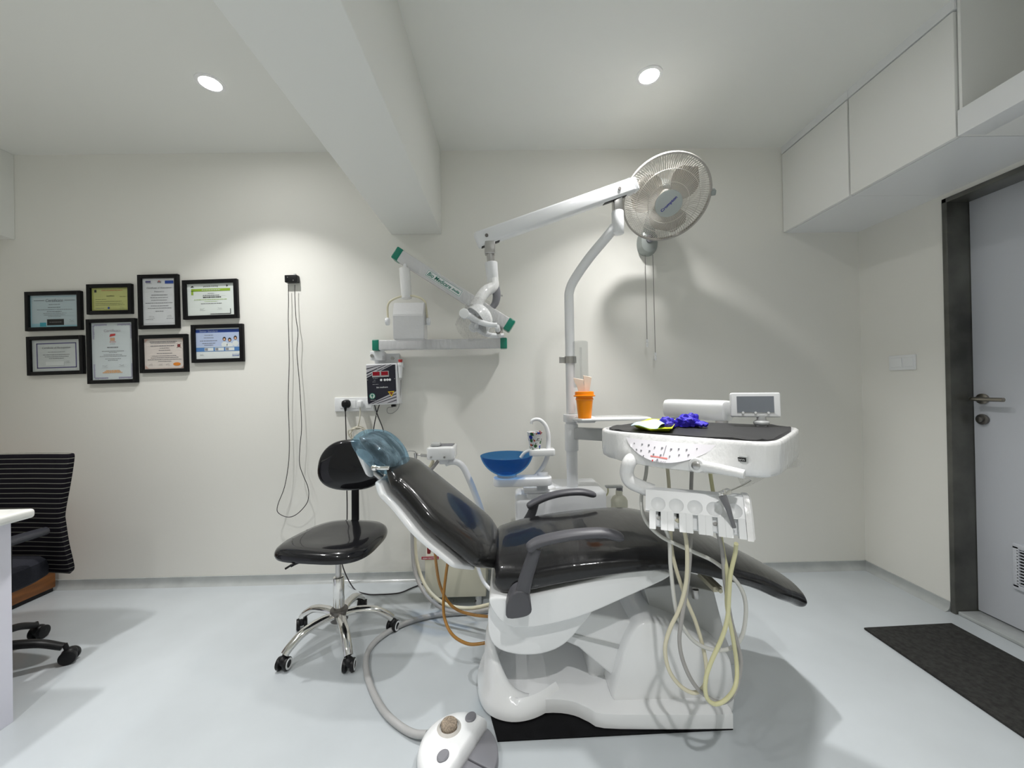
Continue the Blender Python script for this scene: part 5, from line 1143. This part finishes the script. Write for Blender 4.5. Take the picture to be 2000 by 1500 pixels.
nm.polygons.foreach_set('use_smooth', [True]*len(nm.polygons)); nm.set_sharp_from_angle(angle=R(25)); nm.name = 'holder_bar'; bpy.data.objects.remove(cutter)
ec = MB(Mb); ec.loft([[V((x, y*k, z*k)) for y, z in [(-.074, -.058), (-.050, -.006), (-.030, .028), (-.012, .048), (.022, .049), (.040, .032), (.038, -.010), (-.01, -.030)]] for x, k in ((Lb/2-.006, 1), (Lb/2+.008, 1), (Lb/2+.013, .9))]); ec.build('end_plate', t, mat=WRAP)
hw = lambda k, dy=-.045, dz=-.06: Mb @ V((hpos[k], dy, dz))
# hoses
def hose(pix, Y, mm, a=None, b=None, r_=.0058):
    P = []
    for x, y, *o in pix: P.append(at(x, y, o[0] if o else Y))
    if b is not None: P[-1] = b
    MB().tube(P, r_, 10, 6).build('hose', t, mat=mm)
hose([(1264, 902, 1.30), (1261, 930, 1.28), (1254, 960, 1.26), (1253, 990, 1.24), (1263, 1020, 1.2), (1290, 1047, 1.18), (1325, 1065, 1.17), (1359, 1080, 1.16), (1393, 1096, 1.15), (1427, 1123), (1450, 1155), (1457, 1193), (1449, 1243), (1427, 1266), (1393, 1269), (1359, 1255), (1334, 1225), (1320, 1189, 1.15), (1310, 1110, 1.165), (1306, 1050, 1.18), (1302, 1015, 1.18)], 1.14, HOSEW, b=hw(0, -.04, -.03))
hose([(1302, 902, 1.28), (1306, 940, 1.26), (1309, 1000, 1.22), (1313, 1080, 1.19), (1336, 1159, 1.17), (1359, 1216, 1.16), (1375, 1273, 1.15), (1380, 1315, 1.14), (1374, 1342, 1.13), (1354, 1353), (1327, 1338), (1306, 1307), (1299, 1265), (1309, 1227), (1327, 1189), (1340, 1137), (1342, 1080), (1337, 1040, 1.14), (1330, 1018, 1.14)], 1.13, HOSEC, b=hw(1, -.04, -.03))
hose([(1352, 902, 1.25), (1350, 950, 1.24), (1349, 1020, 1.2), (1348, 1080, 1.165), (1343, 1137, 1.15), (1332, 1205), (1327, 1250), (1334, 1291), (1354, 1334), (1381, 1361), (1411, 1372), (1435, 1352), (1447, 1295), (1438, 1250), (1427, 1207), (1416, 1137), (1411, 1080), (1402, 1040), (1396, 1020)], 1.12, HOSEG, b=hw(3, -.04, -.03))
hose([(1384, 902, 1.2), (1391, 950, 1.2), (1402, 1015, 1.17), (1413, 1080, 1.13), (1421, 1125, 1.11), (1420, 1182, 1.11), (1431, 1243, 1.11), (1439, 1300, 1.11), (1436, 1340), (1418, 1366), (1396, 1375), (1380, 1361), (1378, 1329), (1388, 1295), (1411, 1243), (1421, 1205), (1424, 1160), (1427, 1121), (1436, 1080), (1437, 1045)], 1.08, HOSEY, b=hw(4, -.056, -.075))
# air-water syringe in the last holder
s0, s1, s2, s3 = hw(4, -.056, -.066), hw(4, -.058, -.02), hw(4, -.056, .022)+hdir*-.016, hw(4, -.050, .040)+hdir*-.020
s0 = at(1434, 1030, s0.y); s1 = at(1421, 990, s1.y); s2 = at(1411, 968, s2.y); s3 = at(1412, 960, s2.y)
t2 = thing('air_water_syringe', 'grey and chrome three-way syringe resting in the rightmost holder', 'syringe', s0)
MB().tube([s0, s0.lerp(s1, .5), s1, s2], lambda u: .0055+.0055*u*u, 16, 6).build('body', t2, mat=mat('syringe_grey', (.16, .16, .17), .4))
MB().bar(s2+V((-.006, 0, .002)), s2+V((.024, .004, .012)), .018, .016, (0, 0, 1), .004).cyl(s2+V((.003, -.004, .008)), s2+V((.003, -.004, .018)), .005).build('head', t2, mat=CHROME)
n0, n1 = s2+V((.022, .004, .012)), at(1466, 938, s2.y+.02); MB().tube([n0, n0.lerp(n1, .6)+V((0, 0, -.002)), n1], .0022, 8, 6).build('nozzle', t2, mat=CHROME)
# swing arms behind the console
A0 = at(1125, 846, PYY); A0 = V((PX+.02, PYY, at(1160, 846, 2.05).z)); jx = at(1320, 830, 1.78)
MB().bar((PX, PYY, A0.z), (jx.x, 1.80, A0.z), .050, .062, (0, 0, 1), .006).build('swing_arm', t, mat=LGREY)
B0, B1 = at(1306, 797, 1.78), at(1424, 803, 1.56)
MB().cyl((jx.x, 1.78, A0.z-.035), (jx.x, 1.78, B0.z-.02), .022).build('arm_joint', t, mat=STEEL)
b0, b1 = V((B0.x, 1.79, B0.z)), V((B1.x, 1.56, B0.z-.002))
bd2 = (b1-b0).normalized(); side = V((-bd2.y, bd2.x, 0))
MB().loft([ring(b0+bd2*s, side, (0, 0, 1), .046*k, .042*k, 4, 32) for s, k in ((0, .80), (.006, .95), (.018, 1), ((b1-b0).length-.02, 1.02), ((b1-b0).length-.004, .97), ((b1-b0).length, .85))]).build('balance_arm', t, mat=WHITE)
MB().cyl((b1.x-.02, b1.y+.02, TZ-.06), (b1.x-.02, b1.y+.02, b1.z-.03), .024).build('tray_post', t, mat=STEEL)
# x-ray film viewer
v = [at(x, y, Yv) for x, y, Yv in ((1424, 769, 1.42), (1522, 764, 1.36), (1529, 818, 1.36), (1429, 812, 1.42))]
c = sum(v, V())/4; vx = (v[1]-v[0]); vx.z = 0; vx.normalize(); lean = .10
vy = V((0, 0, 1))*math.cos(lean) + V((vx.y, -vx.x, 0))*-math.sin(lean); vy = (vy - vx*vy.dot(vx)).normalized(); vn = vx.cross(vy)
if vn.y > 0: vn = -vn
Mv = basis(c, vx, vy, vx.cross(vy)); wv, hv = (v[1]-v[0]).length, (v[0]-v[3]).length*1.08
MB().prism(rounded(-wv/2, -hv/2, wv/2, hv/2, .006), -.022, 0, Mv, .004).build('film_viewer', t, mat=WHITEM)
fv = MB(); fv.box((0, .002, .0005), (wv*.74, hv*.66, .002), 0, Mv); fvo = fv.build('viewer_screen', t, mat=SCREEN)
for k in (-.28, 0, .28): MB().cyl(Mv @ V((k*wv*.9, -hv*.32, .001)), Mv @ V((k*wv*.9, -hv*.32, .004)), .004).build('clip', t, mat=WHITEM)
pvv = Mv @ V((.02, -hv/2+.008, -.011)); MB().cyl((pvv.x, pvv.y, TZ-.02), pvv, .018, .014).lathe([(.020, 0), (.026, .006), (.026, .012), (.020, .018)], 24, MX.Translation((pvv.x, pvv.y, TZ+.004)), closed=False).build('viewer_stem', t, mat=LGREY)
# ---- things on the console
def onmat(px, py, dz=.004): return on(px, py, TZ+dz)
P = [onmat(x, y) for x, y in ((1236, 836), (1270, 845), (1312, 844), (1322, 826), (1268, 824))]
c = sum(P, V())/5; ya = MB(); oc = [(p.x, p.y) for p in P]
def ytr(k, z): return [V((c.x+(p.x-c.x)*k, c.y+(p.y-c.y)*k, TZ+z)) for p in P]
ya.loft([ytr(.80, .003), ytr(.84, .004), ytr(1, .016), ytr(1.03, .017), ytr(1.03, .0155), ytr(.86, .007), ytr(.80, .006)]); tag(ya.build('plastic_tray', loc=(c.x, c.y, TZ+.003), mat=YELLOW), 'shallow yellow-green plastic tray lying on the black console mat', 'tray')
mk0 = [onmat(x, y, .02) for x, y in ((1232, 831), (1258, 820), (1302, 824), (1284, 836))]
def mfn(u, v):
    a = mk0[0].lerp(mk0[1], v); b = mk0[3].lerp(mk0[2], v); p = a.lerp(b, u); return p + V((0, 0, .012*math.sin(PI*u)*math.sin(PI*v)+.004*math.sin(6*u+5*v)))
tag(MB().grid(mfn, 14, 14, .0015).build('face_mask', loc=mk0[0], mat=MASKB), 'pale blue disposable mask folded over the yellow-green tray', 'mask')
def glove(px, py, rx, ry, rz, seed, lab_):
    rnd = random.Random(seed); c = onmat(px, py, 0); tb = bmesh.new(); bmesh.ops.create_icosphere(tb, subdivisions=4, radius=1)
    ph = [rnd.uniform(0, 6.28) for _ in range(8)]
    for vv in tb.verts:
        x, y, z = vv.co; k = 1+.12*math.sin(4*x+ph[0])*math.cos(5*y+ph[1])+.10*math.sin(8*y+ph[2]+3*z)+.07*math.sin(13*x+ph[3]+6*y)+.04*math.sin(21*z+ph[4]+9*x)
        vv.co = V((x*rx*k, y*ry*k, max(-.15, z)*rz*k))
    g = MB(); g.add(tb, MX.Translation((c.x, c.y, TZ+.004+rz*.15)))
    # limp fingers
    for k in range(4):
        a = ta + (-.5+k*.28) + (PI if seed % 2 else 0); d = V((math.cos(a), math.sin(a), 0)); p0 = V((c.x, c.y, TZ+.010))+d*rx*.5
        g.tube([p0, p0+d*.022+V((0, 0, .006)), p0+d*.042+V((rnd.uniform(-.008, .008), rnd.uniform(-.008, .008), 0))], lambda u: .0095*(1-.35*u), 10, 4)
    return tag(g.build('nitrile_glove', loc=(c.x, c.y, TZ), mat=BLUEG), lab_, 'glove')
glove(1345, 834, .042, .038, .038, 2, 'crumpled blue nitrile glove lying on the black mat right of the yellow tray')
glove(1303, 836, .034, .026, .030, 3, 'crumpled blue nitrile glove spilling over the edge of the yellow tray')
# ================================================================== render settings
scene.view_settings.view_transform = 'Standard'; scene.view_settings.look = 'None'; scene.view_settings.gamma = 1; scene.view_settings.use_curve_mapping = False
scene.view_settings.exposure = 0.0
wd_ = bpy.data.worlds.new('world'); scene.world = wd_; wd_.use_nodes = True
wd_.node_tree.nodes['Background'].inputs[0].default_value = (.5, .5, .5, 1); wd_.node_tree.nodes['Background'].inputs[1].default_value = 0
scene.cycles.use_denoising = True
scene.cycles.max_bounces = 12; scene.cycles.diffuse_bounces = 8; scene.cycles.transparent_max_bounces = 24
